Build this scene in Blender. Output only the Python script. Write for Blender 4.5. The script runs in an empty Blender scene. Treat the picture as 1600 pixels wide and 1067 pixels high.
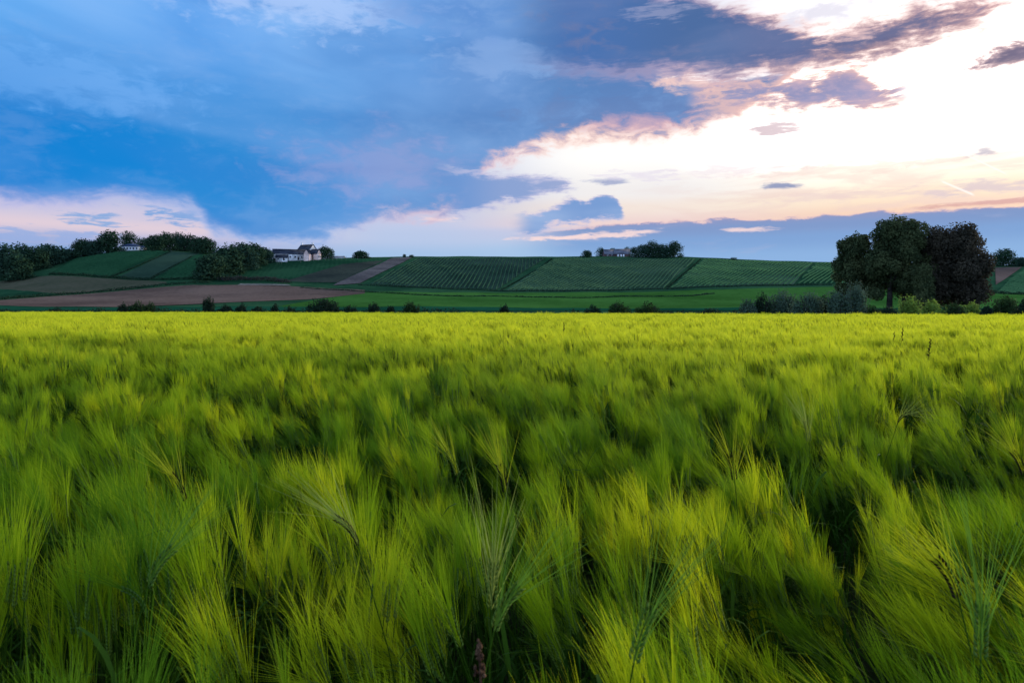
import bpy, math, random
import numpy as np

# ------------------------------------------------------------------ scene, camera, sky, sun
SC = bpy.context.scene
COL = SC.collection
F, HZ, CZ = 1067.0, 483.0, 1.30            # focal length (px of a 1600 px wide frame), horizon row, eye height
cam_d = bpy.data.cameras.new('camera'); cam = bpy.data.objects.new('camera', cam_d); COL.objects.link(cam)
cam_d.sensor_width = 36.0; cam_d.lens = 36.0 * F / 1600.0
cam.location = (0, 0, CZ); cam.rotation_euler = (math.radians(90), 0, 0)
cam_d.shift_y = -(533.5 - HZ) / 1600.0
cam_d.clip_start = 0.05; cam_d.clip_end = 20000
cam_d.dof.use_dof = True; cam_d.dof.focus_distance = 6.0; cam_d.dof.aperture_fstop = 10.0
SC.camera = cam
SC.view_settings.view_transform = 'Standard'
try: SC.view_settings.look = 'None'
except Exception: pass
SC.view_settings.exposure = 0.0; SC.view_settings.gamma = 1.0
SC.render.engine = 'CYCLES'
cy = SC.cycles
cy.max_bounces = 6; cy.diffuse_bounces = 4; cy.glossy_bounces = 2; cy.transmission_bounces = 4; cy.transparent_max_bounces = 4
cy.use_denoising = True
cy.caustics_reflective = False; cy.caustics_refractive = False

SUN_AZ, SUN_EL = math.radians(52), math.radians(10)
sun_d = bpy.data.lights.new('sun', 'SUN'); sun = bpy.data.objects.new('sun', sun_d); COL.objects.link(sun)
sun_d.energy = 4.2; sun_d.angle = math.radians(14); sun_d.color = (1.0, 0.86, 0.62)
sdir = (math.sin(SUN_AZ)*math.cos(SUN_EL), math.cos(SUN_AZ)*math.cos(SUN_EL), math.sin(SUN_EL))
from mathutils import Vector, Matrix, Euler
sun.rotation_euler = Vector(sdir).to_track_quat('Z', 'Y').to_euler()

def lin(c, k=1.0):
    r = []
    for v in c[:3]:
        v = v/255.0
        r.append((v/12.92 if v <= 0.04045 else ((v+0.055)/1.055)**2.4) * k)
    return (*r, 1.0)

class NT:
    """small helper to wire node trees"""
    def __init__(s, tree): s.t = tree; s.n = tree.nodes; s.l = tree.links
    def put(s, sock, v):
        if isinstance(v, bpy.types.NodeSocket): s.l.new(v, sock)
        elif v is not None: sock.default_value = v
    def m(s, op, a=None, b=None, c=None, clamp=False):
        n = s.n.new('ShaderNodeMath'); n.operation = op; n.use_clamp = clamp
        for k, v in enumerate((a, b, c)): s.put(n.inputs[k], v)
        return n.outputs[0]
    def ss(s, v, lo, hi):                       # smoothstep
        n = s.n.new('ShaderNodeMapRange'); n.interpolation_type = 'SMOOTHSTEP'
        s.put(n.inputs[0], v); s.put(n.inputs[1], lo); s.put(n.inputs[2], hi)
        return n.outputs[0]
    def mr(s, v, a, b, c, d):
        n = s.n.new('ShaderNodeMapRange'); n.clamp = True
        s.put(n.inputs[0], v)
        for k, q in enumerate((a, b, c, d)): s.put(n.inputs[k+1], q)
        return n.outputs[0]
    def mix(s, f, a, b, blend='MIX'):
        n = s.n.new('ShaderNodeMix'); n.data_type = 'RGBA'; n.blend_type = blend; n.clamp_factor = True
        s.put(n.inputs[0], f); s.put(n.inputs[6], a); s.put(n.inputs[7], b)
        return n.outputs[2]
    def noise(s, vec, scale, detail=5.0, rough=0.55, dist=0.0):
        n = s.n.new('ShaderNodeTexNoise'); n.noise_dimensions = '3D'
        s.put(n.inputs['Vector'], vec); s.put(n.inputs['Scale'], scale); s.put(n.inputs['Detail'], detail)
        s.put(n.inputs['Roughness'], rough); s.put(n.inputs['Distortion'], dist)
        return n.outputs[0]
    def ramp(s, f, stops, interp='EASE'):
        n = s.n.new('ShaderNodeValToRGB'); cr = n.color_ramp; cr.interpolation = interp
        stops = sorted(stops, key=lambda q: q[0])
        while len(cr.elements) < len(stops): cr.elements.new(0.5)
        for e, (p, c) in zip(cr.elements, stops): e.position = min(1, max(0, p))
        for e, (p, c) in zip(cr.elements, stops): e.color = c if len(c) == 4 else (*c, 1)
        s.put(n.inputs[0], f)
        return n.outputs[0]
    def curve(s, f, pts):
        n = s.n.new('ShaderNodeFloatCurve'); c = n.mapping.curves[0]
        n.mapping.use_clip = False
        pts = sorted(pts)
        while len(c.points) < len(pts): c.points.new(0.5, 0.5)
        for p, (x, y) in zip(c.points, pts): p.location = (x, y); p.handle_type = 'AUTO_CLAMPED'
        n.mapping.update()
        s.put(n.inputs['Value'], f)
        return n.outputs[0]
    def xyz(s, x, y, z):
        n = s.n.new('ShaderNodeCombineXYZ')
        for k, v in enumerate((x, y, z)): s.put(n.inputs[k], v)
        return n.outputs[0]
    def sep(s, v):
        n = s.n.new('ShaderNodeSeparateXYZ'); s.put(n.inputs[0], v)
        return n.outputs[0], n.outputs[1], n.outputs[2]

def build_world():
    wld = bpy.data.worlds.new("World"); SC.world = wld; wld.use_nodes = True
    t = wld.node_tree; t.nodes.clear(); N = NT(t)
    tc = t.nodes.new('ShaderNodeTexCoord')
    dx, dy, dz = N.sep(tc.outputs['Generated'])
    az = N.m('ARCTAN2', dx, dy)                                  # azimuth, 0 = north
    hl = N.m('SQRT', N.m('ADD', N.m('MULTIPLY', dx, dx), N.m('MULTIPLY', dy, dy)))
    el = N.m('DIVIDE', dz, N.m('MAXIMUM', hl, 0.03))             # tangent of the elevation
    el = N.m('MINIMUM', el, 3.0)
    U = N.m('MULTIPLY_ADD', az, 1/1.5, 0.5, clamp=True)
    ax = lambda x: math.atan((x-800)/F)                          # where in the sky a cloud stands: azimuth / tan(elevation)
    ux = lambda x: ax(x)/1.5 + 0.5
    ev = lambda x, y: (HZ-y)/F*math.cos(ax(x))
    V = N.m('DIVIDE', el, 0.6)
    cv = lambda pts: N.m('MULTIPLY', N.curve(U, [(ux(x), ev(x, y)/0.6) for x, y in pts]), 0.6)
    rx = lambda stops: N.ramp(U, [(ux(x), c) for x, c in stops])
    ry = lambda x0, stops: N.ramp(V, [(ev(x0, y)/0.6, c) for y, c in stops])
    P = N.xyz(N.m('MULTIPLY', az, 1.0), N.m('MULTIPLY', el, 2.1), 0.0)
    P2 = N.xyz(N.m('MULTIPLY_ADD', el, 0.3, az), N.m('MULTIPLY', el, 3.6), 1.7)
    Ps = N.xyz(N.m('MULTIPLY', az, 1.0), N.m('MULTIPLY', el, 6.0), 5.0)
    nA = N.m('SUBTRACT', N.noise(P, 7.0, 7, 0.55, 0.3), 0.5)      # large billows
    nB = N.m('SUBTRACT', N.noise(P, 24.0, 6, 0.62, 0.4), 0.5)     # ragged edges
    nD = N.m('SUBTRACT', N.noise(Ps, 26.0, 6, 0.62, 0.5), 0.5)
    nC = N.noise(P2, 4.2, 4, 0.45, 0.5)                           # mottling in the cloud deck
    nS = N.noise(Ps, 9.0, 6, 0.6, 0.5)                            # thin horizontal streaks
    edge = N.m('ADD', N.m('MULTIPLY', nA, 0.060), N.m('MULTIPLY', nB, 0.075))
    edge_s = N.m('ADD', N.m('MULTIPLY', nA, 0.022), N.m('ADD', N.m('MULTIPLY', nB, 0.040), N.m('MULTIPLY', nD, 0.022)))
    # ---- clear sky behind the clouds
    W = 1.0
    c0 = ry(100, [(480, lin((120,165,222))), (392, lin((125,168,224))), (374, lin((176,184,226))), (350, lin((232,212,226))), (330, lin((214,206,232))), (290, lin((180,195,235)))])
    c1 = ry(650, [(480, lin((150,190,236))), (400, lin((165,197,238))), (372, lin((188,205,240))), (345, lin((198,208,240))), (310, lin((190,200,235))), (200, lin((200,210,240)))])
    c2 = ry(1000, [(480, lin((160,200,240))), (390, lin((168,203,240))), (362, lin((205,205,232))), (348, lin((246,218,216))), (325, lin((252,236,226))), (300, lin((250,246,246))), (240, lin((255,252,248), 1.15)), (120, lin((250,244,248), 1.1)), (0, lin((236,238,252)))])
    c3 = ry(1480, [(480, lin((130,172,222))), (345, lin((235,205,200))), (326, lin((252,214,190))), (300, lin((255,232,206), 1.05)), (262, lin((255,243,226), 1.25)), (215, lin((255,250,240), 2.4)), (120, lin((255,250,240), 3.0)), (0, lin((255,253,252), 1.35))])
    g01 = N.ss(az, ax(300), ax(620)); g12 = N.ss(az, ax(640), ax(940)); g23 = N.ss(az, ax(1020), ax(1380))
    col = N.mix(g23, N.mix(g12, N.mix(g01, c0, c1), c2), c3)
    # soft cirrus in the bright gap
    ci = N.m('MULTIPLY', N.ss(nS, 0.50, 0.72), N.m('MULTIPLY', N.ss(az, ax(960), ax(1200)), N.ss(el, ev(1400, 215), ev(1400, 262))))
    ci = N.m('MULTIPLY', ci, 0.0)
    warm = N.m('MULTIPLY', N.m('MULTIPLY', N.ss(N.m('SUBTRACT', ev(1300, 235), el), 0.0, 0.05), N.ss(az, ax(880), ax(1250))), N.ss(nS, 0.42, 0.62))
    col = N.mix(N.m('MULTIPLY', warm, 0.55), col, lin((242,212,206)))
    sky = t.nodes.new('ShaderNodeTexSky'); sky.sky_type = 'NISHITA'; sky.sun_disc = False
    sky.sun_elevation = SUN_EL; sky.sun_rotation = SUN_AZ
    skyc = N.mix(1.0, sky.outputs[0], (0.08, 0.08, 0.08, 1), 'MULTIPLY')
    col = N.mix(0.10, col, skyc)

    def layer(col, top, bot, core, fringe, st=0.018, sb=0.02, ed=edge, amt=None, f0=0.25, f1=0.95, lt=None):
        a = N.ss(N.m('ADD', N.m('SUBTRACT', el, cv(bot)), ed), -sb, sb) if bot else None
        b = N.ss(N.m('ADD', N.m('SUBTRACT', cv(top), el), ed), -st, st) if top else None
        m = a if b is None else (b if a is None else N.m('MULTIPLY', a, b))
        if lt is not None: core = N.mix(N.m('MULTIPLY', N.ss(N.m('ADD', N.m('MULTIPLY', nB, 1.3), nA), 0.0, 0.34), 0.6), core, lt)
        body = N.mix(N.ss(m, f0, f1), fringe, core)
        mm = N.ss(m, 0.0, 0.6)
        if amt is not None:
            am = N.m('ADD', amt, N.m('MULTIPLY', ed, 6.0))
            mm = N.m('MULTIPLY', mm, N.m('MULTIPLY', N.ss(am, 0.05, 0.95), N.ss(amt, 0.0, 0.12)))
        return N.mix(mm, col, body)

    # small lilac puffs over the pale gap low on the left
    def puff(col, x, y, w, h, c, k=1.0, wob=0.75, slope=0.0):
        a0, e0 = ax(x), ev(x, y)
        X = N.m('MULTIPLY', N.m('SUBTRACT', az, a0), F/w)
        Y = N.m('SUBTRACT', el, e0)
        if slope: Y = N.m('SUBTRACT', Y, N.m('MULTIPLY', N.m('SUBTRACT', az, a0), slope))
        Y = N.m('MULTIPLY', Y, F/h)
        r = N.m('SQRT', N.m('ADD', N.m('MULTIPLY', X, X), N.m('MULTIPLY', Y, Y)))
        nn = N.m('ADD', N.m('MULTIPLY', nB, 1.2), N.m('MULTIPLY', nA, 0.8)) if h > 12 else N.m('ADD', N.m('MULTIPLY', nD, 1.6), N.m('MULTIPLY', nB, 0.8))
        r = N.m('ADD', r, N.m('MULTIPLY', nn, 1.2+wob*3.5))
        m = N.m('MULTIPLY', N.ss(r, 1.35, 0.25), k)
        return N.mix(m, col, c)
    # low stratus bank on the right, over the horizon
    stc = ry(1300, [(480, lin((148,188,232))), (400, lin((142,180,226))), (370, lin((130,166,216))), (350, lin((130,156,204))), (335, lin((142,154,198)))])
    stc = N.mix(N.m('MULTIPLY', N.ss(nS, 0.52, 0.75), 0.35), stc, lin((170,180,215)))
    col = layer(col, [(700, 372), (800, 366), (900, 359), (1000, 349), (1100, 347), (1200, 343), (1300, 337), (1400, 334), (1500, 328), (1600, 323)], None,
                stc, lin((236,196,196)), st=0.006, ed=N.m('MULTIPLY', edge_s, 0.45), amt=N.ss(az, ax(740), ax(960)), f0=0.1, f1=0.7)
    # rosy streaks under it
    for x, y, w, h in ((905, 371, 60, 4), (955, 367, 48, 4.5), (1010, 362, 36, 4), (1170, 359, 34, 4), (850, 372, 50, 3), (690, 343, 26, 4)):
        col = puff(col, x, y, w, h, lin((250,222,220)), 0.85, 0.28)
    for a in ((148, 340, 24, 10, lin((138,172,222)), 0.95), (282, 339, 34, 10, lin((120,165,222)), 0.9), (300, 325, 26, 7, lin((120,165,222)), 0.7), (60, 372, 110, 10, lin((150,175,225)), 0.8)):
        col = puff(col, *a)
    # small cumulus at the foot of the gap
    col = layer(col, [(790, 340), (850, 330), (868, 316), (893, 311), (915, 316), (930, 309), (952, 309), (966, 318), (973, 334), (1000, 362)], [(790, 372), (860, 356), (900, 348), (960, 342), (1000, 340)],
                N.mix(N.ss(nC, 0.35, 0.65), lin((122,158,212)), lin((158,184,226))), lin((205,200,225)), st=0.009, sb=0.010, ed=edge_s, amt=N.m('MULTIPLY', N.ss(az, ax(780), ax(850)), N.ss(az, ax(985), ax(965))))
    # the big blue cloud deck
    deck_hi = rx([(0, lin((110,178,246))), (160, lin((120,180,246))), (300, lin((104,168,240))), (480, lin((128,182,244))), (620, lin((108,164,230))), (760, lin((92,142,208))), (900, lin((88,132,190))), (1080, lin((92,128,184)))])
    deck_lo = rx([(0, lin((8,128,212))), (180, lin((20,132,213))), (330, lin((44,138,214))), (500, lin((72,144,214))), (640, lin((104,152,212))), (800, lin((106,150,208))), (1000, lin((98,136,194))), (1200, lin((116,138,186)))])
    deck = N.mix(N.ss(el, ev(500, 235), ev(500, 45)), deck_lo, deck_hi)
    lower = N.ss(el, ev(400, 300), ev(400, 365))
    deck = N.mix(N.m('MULTIPLY', lower, N.mr(az, ax(100), ax(700), 0.12, 0.55)), deck, lin((112,160,222)))
    mot = N.m('MULTIPLY', N.ss(nC, 0.44, 0.82), N.mr(az, ax(0), ax(800), 0.40, 0.34))
    mot = N.m('MULTIPLY', mot, N.mr(el, ev(400, 280), ev(400, 120), 0.45, 1.0))
    deck = N.mix(mot, deck, lin((156,196,248)))
    deck = N.mix(N.m('MULTIPLY', N.ss(N.m('ADD', nB, nA), -0.05, 0.30), 0.14), deck, lin((160,190,236)))
    dk = N.m('MULTIPLY', N.ss(nC, 0.52, 0.24), 0.5)
    deck = N.mix(dk, deck, N.mix(N.ss(az, ax(200), ax(900)), lin((44,132,214)), lin((78,122,184))))
    deck = puff(deck, 585, 258, 130, 50, lin((168,170,218)), 0.42, 0.35)
    deck = puff(deck, 480, 5, 190, 40, lin((178,206,252)), 0.75, 0.45)
    deck = puff(deck, 60, 120, 150, 45, lin((124,182,248)), 0.5, 0.5)
    deck = puff(deck, 790, 95, 100, 28, lin((142,178,230)), 0.6, 0.5)
    deck = puff(deck, 690, 15, 120, 34, lin((96,146,214)), 0.6, 0.5)
    deck = puff(deck, 980, 180, 150, 34, lin((104,130,182)), 0.5, 0.5)
    fr = rx([(0, lin((190,190,230))), (500, lin((170,190,232))), (700, lin((226,196,210))), (900, lin((255,214,200))), (1150, lin((250,206,198)))])
    col = layer(col, None, [(0, 309), (90, 311), (180, 310), (250, 314), (300, 326), (332, 356), (380, 370), (440, 374), (505, 369), (545, 354), (590, 342), (650, 336), (700, 328), (735, 296), (768, 254), (850, 226), (920, 212), (1000, 206), (1080, 194), (1140, 180), (1190, 160), (1225, 120), (1260, 60), (1300, -60), (1400, -200), (1600, -300)],
                deck, fr, sb=0.026, ed=N.m('MULTIPLY', edge, N.mr(az, ax(250), ax(760), 0.45, 0.95)), f0=0.25, f1=1.0,
                amt=N.m('SUBTRACT', 1.0, N.m('MULTIPLY', N.ss(az, ax(990), ax(1100)), N.ss(el, ev(1050, 130), ev(1050, 50)))))
    # its tongue reaching into the gap
    tong = rx([(560, lin((96,150,214))), (700, lin((110,152,212))), (800, lin((140,164,212))), (900, lin((158,172,212)))])
    col = layer(col, [(480, 240), (600, 248), (700, 266), (760, 275), (830, 280), (880, 283), (893, 288), (930, 300)], [(480, 358), (560, 350), (640, 343), (700, 336), (750, 328), (800, 312), (850, 299), (890, 291), (930, 285)],
                tong, lin((196,196,226)), st=0.014, sb=0.012, ed=edge_s, amt=N.m('MULTIPLY', N.ss(az, ax(650), ax(750)), N.ss(az, ax(915), ax(880))))
    # pink billows between the deck and the dark cloud
    col = puff(col, 1100, 118, 56, 26, lin((250,212,204)), 0.9, 0.5)
    col = puff(col, 1160, 112, 70, 10, lin((255,250,250), 1.2), 0.9, 0.4)
    col = puff(col, 1010, 192, 80, 16, lin((216,176,192)), 0.55, 0.5)
    # mid cloud with a rosy tail
    mid = rx([(1080, lin((120,142,190))), (1200, lin((112,130,180))), (1300, lin((140,142,182))), (1400, lin((206,174,184)))])
    mid = N.mix(N.ss(nC, 0.4, 0.65), mid, lin((158,158,196)))
    col = layer(col, [(1040, 150), (1100, 142), (1150, 136), (1220, 134), (1280, 128), (1320, 114), (1345, 124), (1380, 142), (1430, 134), (1470, 130)], [(1040, 160), (1100, 158), (1150, 166), (1220, 166), (1280, 168), (1330, 164), (1400, 152), (1440, 140), (1470, 132)],
                mid, lin((255,206,190)), st=0.018, sb=0.028, lt=lin((222,188,200)), ed=N.m('MULTIPLY', edge_s, 1.5), amt=N.m('MULTIPLY', N.ss(az, ax(1060), ax(1110)), N.ss(az, ax(1480), ax(1370))), f0=0.2, f1=0.9)
    # dark cloud running to the upper right
    drk = rx([(760, lin((90,134,194))), (900, lin((76,116,178))), (1100, lin((78,110,162))), (1220, lin((86,104,152))), (1330, lin((96,100,138))), (1480, lin((112,106,138))), (1580, lin((190,160,172)))])
    drk = N.mix(N.m('MULTIPLY', N.ss(nC, 0.42, 0.66), 0.25), drk, lin((138,150,190)))
    col = layer(col, [(700, -40), (850, -30), (1000, -14), (1080, -2), (1130, 18), (1200, 34), (1250, 46), (1300, 52), (1360, 38), (1420, 26), (1480, 12), (1540, 10), (1590, 11), (1630, 12)],
                [(700, 70), (800, 88), (860, 104), (950, 110), (1060, 108), (1150, 110), (1220, 104), (1290, 92), (1360, 82), (1420, 68), (1480, 46), (1530, 32), (1590, 18), (1630, 13)],
                drk, rx([(800, lin((130,150,200))), (1050, lin((190,170,196))), (1250, lin((255,208,198))), (1580, lin((250,200,190)))]), st=0.024, sb=0.034, lt=lin((116,126,168)), ed=N.m('MULTIPLY', edge_s, 1.3), amt=N.m('MULTIPLY', N.ss(az, ax(740), ax(930)), N.ss(az, ax(1640), ax(1540))), f0=0.15, f1=0.9)
    col = layer(col, [(1440, 120), (1500, 102), (1540, 86), (1580, 72), (1640, 58)], [(1440, 118), (1500, 113), (1540, 110), (1600, 96), (1640, 88)],
                lin((122,114,140)), lin((240,206,206)), st=0.013, sb=0.018, lt=lin((170,150,168)), ed=edge_s, amt=N.ss(az, ax(1455), ax(1520)))
    for a in ((1224, 291, 30, 6, lin((146,156,192)), 0.95, 0.25), (958, 284, 34, 5, lin((160,170,206)), 0.9, 0.3), (1210, 201, 52, 9, lin((204,180,192)), 0.85, 0.35),
              (1300, 190, 36, 14, lin((238,214,214)), 0.7, 0.4), (1536, 239, 14, 6, lin((190,184,204)), 0.8, 0.3), (1540, 292, 70, 9, lin((214,200,214)), 0.6, 0.4),
              (1330, 305, 120, 7, lin((236,212,212)), 0.5, 0.4), (1130, 268, 110, 9, lin((240,228,236)), 0.6, 0.5), (1390, 208, 120, 9, lin((244,232,234)), 0.6, 0.5), (1340, 262, 130, 8, lin((246,226,216)), 0.6, 0.5), (1010, 275, 60, 8, lin((232,226,240)), 0.6, 0.5), (1480, 150, 90, 8, lin((246,232,228)), 0.5, 0.5), (1560, 316, 90, 3.5, lin((214,160,162)), 0.7, 0.3), (1030, 18, 50, 12, lin((190,190,220)), 0.35, 0.4), (1280, 20, 60, 16, lin((208,204,226)), 0.6, 0.5), (1335, 55, 28, 9, lin((240,205,205)), 0.5, 0.4)):
        col = puff(col, *a)
    # two vapour trails
    for (x0, y0, x1, y1, wd) in ((1488, 232, 1572, 272, 2.0), (1470, 283, 1522, 305, 2.6)):
        sl = (ev(x1, y1)-ev(x0, y0))/(ax(x1)-ax(x0))
        xm, ym = (x0+x1)/2, (y0+y1)/2
        L = N.m('MULTIPLY', N.ss(N.m('ABSOLUTE', N.m('SUBTRACT', N.m('SUBTRACT', el, ev(xm, ym)), N.m('MULTIPLY', N.m('SUBTRACT', az, ax(xm)), sl))), wd/F, 0.3/F),
                N.ss(N.m('ABSOLUTE', N.m('SUBTRACT', az, ax(xm))), (ax(x1)-ax(x0))*0.55, (ax(x1)-ax(x0))*0.4))
        col = N.mix(N.m('MULTIPLY', L, 0.7), col, lin((255,250,244), 1.1))
    # the rest of the sky, out of the picture: blue-grey overcast, brightened low down as added fill light and dimmed overhead, a pale sky round the hidden sun
    zen = N.ss(el, 0.5, 1.3)
    over = N.mix(N.ss(nC, 0.35, 0.7), lin((108,136,184), 3.7), lin((158,178,212), 3.7))
    over = N.mix(zen, over, lin((120,152,196), 0.75))
    behind = N.m('MAXIMUM', N.ss(N.m('ABSOLUTE', az), 0.85, 1.5), N.ss(el, 0.55, 1.1))
    col = N.mix(behind, col, over)
    col = N.mix(N.ss(el, 0.0, -0.05), col, lin((50,60,60)))
    bg = t.nodes.new('ShaderNodeBackground'); out = t.nodes.new('ShaderNodeOutputWorld')
    N.put(bg.inputs[0], col); bg.inputs[1].default_value = 1.0
    t.links.new(bg.outputs[0], out.inputs[0])
    wld.cycles.sampling_method = 'MANUAL'; wld.cycles.sample_map_resolution = 512
build_world()

# ------------------------------------------------------------------ helpers
rng = np.random.default_rng(7); random.seed(7)
def tag(o, label=None, cat=None, group=None, kind=None):
    if label: o['label'] = label
    if cat: o['category'] = cat
    if group: o['group'] = group
    if kind: o['kind'] = kind
    return o

def empty(name, loc, label, cat, group=None, rz=0.0):
    o = bpy.data.objects.new(name, None); COL.objects.link(o); o.empty_display_size = 0.5
    o.location = loc; o.rotation_euler = (0, 0, rz)
    return tag(o, label, cat, group)

class MB:
    """collects quads and triangles; build() links them as one mesh object"""
    def __init__(s): s.v = []; s.q = []; s.t = []; s.qm = []; s.tm = []; s.n = 0
    def add(s, v, q=None, t=None, m=0):
        v = np.asarray(v, float).reshape(-1, 3)
        if q is not None and len(q): q = np.asarray(q, int).reshape(-1, 4); s.q.append(q+s.n); s.qm.append(np.full(len(q), m))
        if t is not None and len(t): t = np.asarray(t, int).reshape(-1, 3); s.t.append(t+s.n); s.tm.append(np.full(len(t), m))
        s.v.append(v); s.n += len(v)
        return s
    def box(s, c, d, m=0, rz=0.0):
        x, y, z = np.array(d)/2
        v = np.array([(-x,-y,-z),(x,-y,-z),(x,y,-z),(-x,y,-z),(-x,-y,z),(x,-y,z),(x,y,z),(-x,y,z)])
        if rz:
            cs, sn = math.cos(rz), math.sin(rz); v = np.c_[v[:,0]*cs-v[:,1]*sn, v[:,0]*sn+v[:,1]*cs, v[:,2]]
        return s.add(v+np.array(c), [(0,3,2,1),(4,5,6,7),(0,1,5,4),(1,2,6,5),(2,3,7,6),(3,0,4,7)], m=m)
    def tube(s, path, rad, k=6, m=0):
        path = np.asarray(path, float); n = len(path); rad = np.broadcast_to(rad, n)
        vs = []
        for i in range(n):
            d = path[min(i+1, n-1)]-path[max(i-1, 0)]; d = d/ (np.linalg.norm(d)+1e-9)
            a = np.array((1.,0,0)) if abs(d[0]) < 0.8 else np.array((0,1.,0))
            b = np.cross(d, a); b /= np.linalg.norm(b); c = np.cross(d, b)
            th = np.arange(k)*2*math.pi/k
            vs.append(path[i]+rad[i]*(np.cos(th)[:,None]*b+np.sin(th)[:,None]*c))
        q = [(i*k+j, i*k+(j+1)%k, (i+1)*k+(j+1)%k, (i+1)*k+j) for i in range(n-1) for j in range(k)]
        return s.add(np.vstack(vs), q, m=m)
    def ribbon(s, path, width, side, m=0):
        path = np.asarray(path, float); w = np.asarray(width, float)[:,None]*0.5; side = np.asarray(side, float)
        n = len(path)
        v = np.empty((2*n, 3)); v[0::2] = path-w*side; v[1::2] = path+w*side
        return s.add(v, [(2*i, 2*i+1, 2*i+3, 2*i+2) for i in range(n-1)], m=m)
    def mesh(s, name, mats, smooth=False):
        me = bpy.data.meshes.new(name)
        v = np.vstack(s.v) if s.v else np.zeros((0,3))
        q = np.vstack(s.q) if s.q else np.zeros((0,4), int); t = np.vstack(s.t) if s.t else np.zeros((0,3), int)
        me.vertices.add(len(v)); me.vertices.foreach_set('co', v.astype(np.float32).ravel())
        nl = q.size+t.size; nf = len(q)+len(t)
        me.loops.add(nl); me.loops.foreach_set('vertex_index', np.concatenate([q.ravel(), t.ravel()]).astype(np.int32))
        me.polygons.add(nf)
        st = np.concatenate([np.arange(len(q))*4, q.size+np.arange(len(t))*3]).astype(np.int32)
        me.polygons.foreach_set('loop_start', st)
        mi = np.concatenate(([np.concatenate(s.qm)] if s.qm else [])+([np.concatenate(s.tm)] if s.tm else [])) if nf else np.zeros(0)
        for mt in (mats if isinstance(mats, (list, tuple)) else [mats]): me.materials.append(mt)
        me.polygons.foreach_set('material_index', mi.astype(np.int32))
        if smooth: me.polygons.foreach_set('use_smooth', np.ones(nf, bool))
        me.update(calc_edges=True); me.validate()
        return me
    def build(s, name, mats, parent=None, smooth=False):
        o = bpy.data.objects.new(name, s.mesh(name, mats, smooth)); COL.objects.link(o)
        if parent is not None: o.parent = parent
        return o

_sw = np.random.default_rng(3)
_wk = [( _sw.normal(size=2), _sw.uniform(0, 6.28)) for _ in range(48)]
def wob(x, y, f, o=0, n=8):
    """smooth pseudo noise, about -1..1"""
    r = 0
    for k in range(n):
        d, ph = _wk[(o+k) % 48]
        r = r+np.sin((d[0]*x+d[1]*y)*f*6.283+ph)
    return r/math.sqrt(n)*0.8

def quads_leaf(c, nrm, size, aspect=0.55, axis=None):
    """leaf-shaped rhombs at points c facing nrm"""
    n = len(c); r = rng.normal(size=(n, 3)) if axis is None else axis+rng.normal(size=(n, 3))*0.35
    nrm = nrm/(np.linalg.norm(nrm, axis=1, keepdims=True)+1e-9)
    t = r-(r*nrm).sum(1, keepdims=True)*nrm; t /= np.linalg.norm(t, axis=1, keepdims=True)+1e-9
    b = np.cross(nrm, t); s = np.broadcast_to(size, n)[:, None]
    v = np.empty((n, 4, 3))
    v[:,0] = c-t*s; v[:,1] = c+b*s*aspect-t*s*0.1; v[:,2] = c+t*s; v[:,3] = c-b*s*aspect-t*s*0.1
    return v.reshape(-1, 3), np.arange(4*n).reshape(-1, 4)

def mat(name, col, rough=0.85, spec=0.2, build=None):
    m = bpy.data.materials.new(name); m.use_nodes = True
    N = NT(m.node_tree); b = m.node_tree.nodes['Principled BSDF']
    b.inputs['Base Color'].default_value = (*col[:3], 1); b.inputs['Roughness'].default_value = rough
    b.inputs['Specular IOR Level'].default_value = spec
    if build: build(N, b)
    return m

def mat_foliage(name, c1, c2, trans=0.3, patch=0.35, c3=None):
    """leaves: each leaf its own tone, larger patches of tone through the crown"""
    def bd(N, b):
        g = N.n.new('ShaderNodeNewGeometry'); tc = N.n.new('ShaderNodeTexCoord')
        ri = g.outputs['Random Per Island']
        nz = N.noise(g.outputs['Position'], patch, 3)
        f = N.m('ADD', N.m('MULTIPLY', ri, 0.55), N.m('MULTIPLY', N.ss(nz, 0.35, 0.65), 0.45))
        c = N.mix(f, (*c1, 1), (*c2, 1))
        if c3: c = N.mix(N.ss(ri, 0.86, 0.95), c, (*c3, 1))
        N.put(b.inputs['Base Color'], c)
        tr = N.n.new('ShaderNodeBsdfTranslucent'); N.put(tr.inputs[0], c)
        mx = N.n.new('ShaderNodeMixShader'); mx.inputs[0].default_value = trans
        N.l.new(b.outputs[0], mx.inputs[1]); N.l.new(tr.outputs[0], mx.inputs[2])
        N.l.new(mx.outputs[0], N.n['Material Output'].inputs[0])
    return mat(name, c1, 0.8, 0.04, bd)

def mat_soil(name, c1, c2, scale=0.08, fine=1.2, stripe=None):
    def bd(N, b):
        g = N.n.new('ShaderNodeNewGeometry'); p = g.outputs['Position']
        f = N.m('ADD', N.m('MULTIPLY', N.noise(p, scale, 5), 0.7), N.m('MULTIPLY', N.noise(p, fine, 4), 0.3))
        if stripe:
            x, y, z = N.sep(p)
            q = N.m('ADD', N.m('MULTIPLY', x, stripe[0]), N.m('MULTIPLY', y, stripe[1]))
            f = N.m('ADD', f, N.m('MULTIPLY', N.m('SINE', q), stripe[2]))
        k1, k2 = [v*0.80 for v in c1], [v*1.16 for v in c2]
        N.put(b.inputs['Base Color'], N.mix(N.ss(f, 0.38, 0.62), (*k1, 1), (*k2, 1)))
    return mat(name, c1, 0.95, 0.0, bd)

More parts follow.
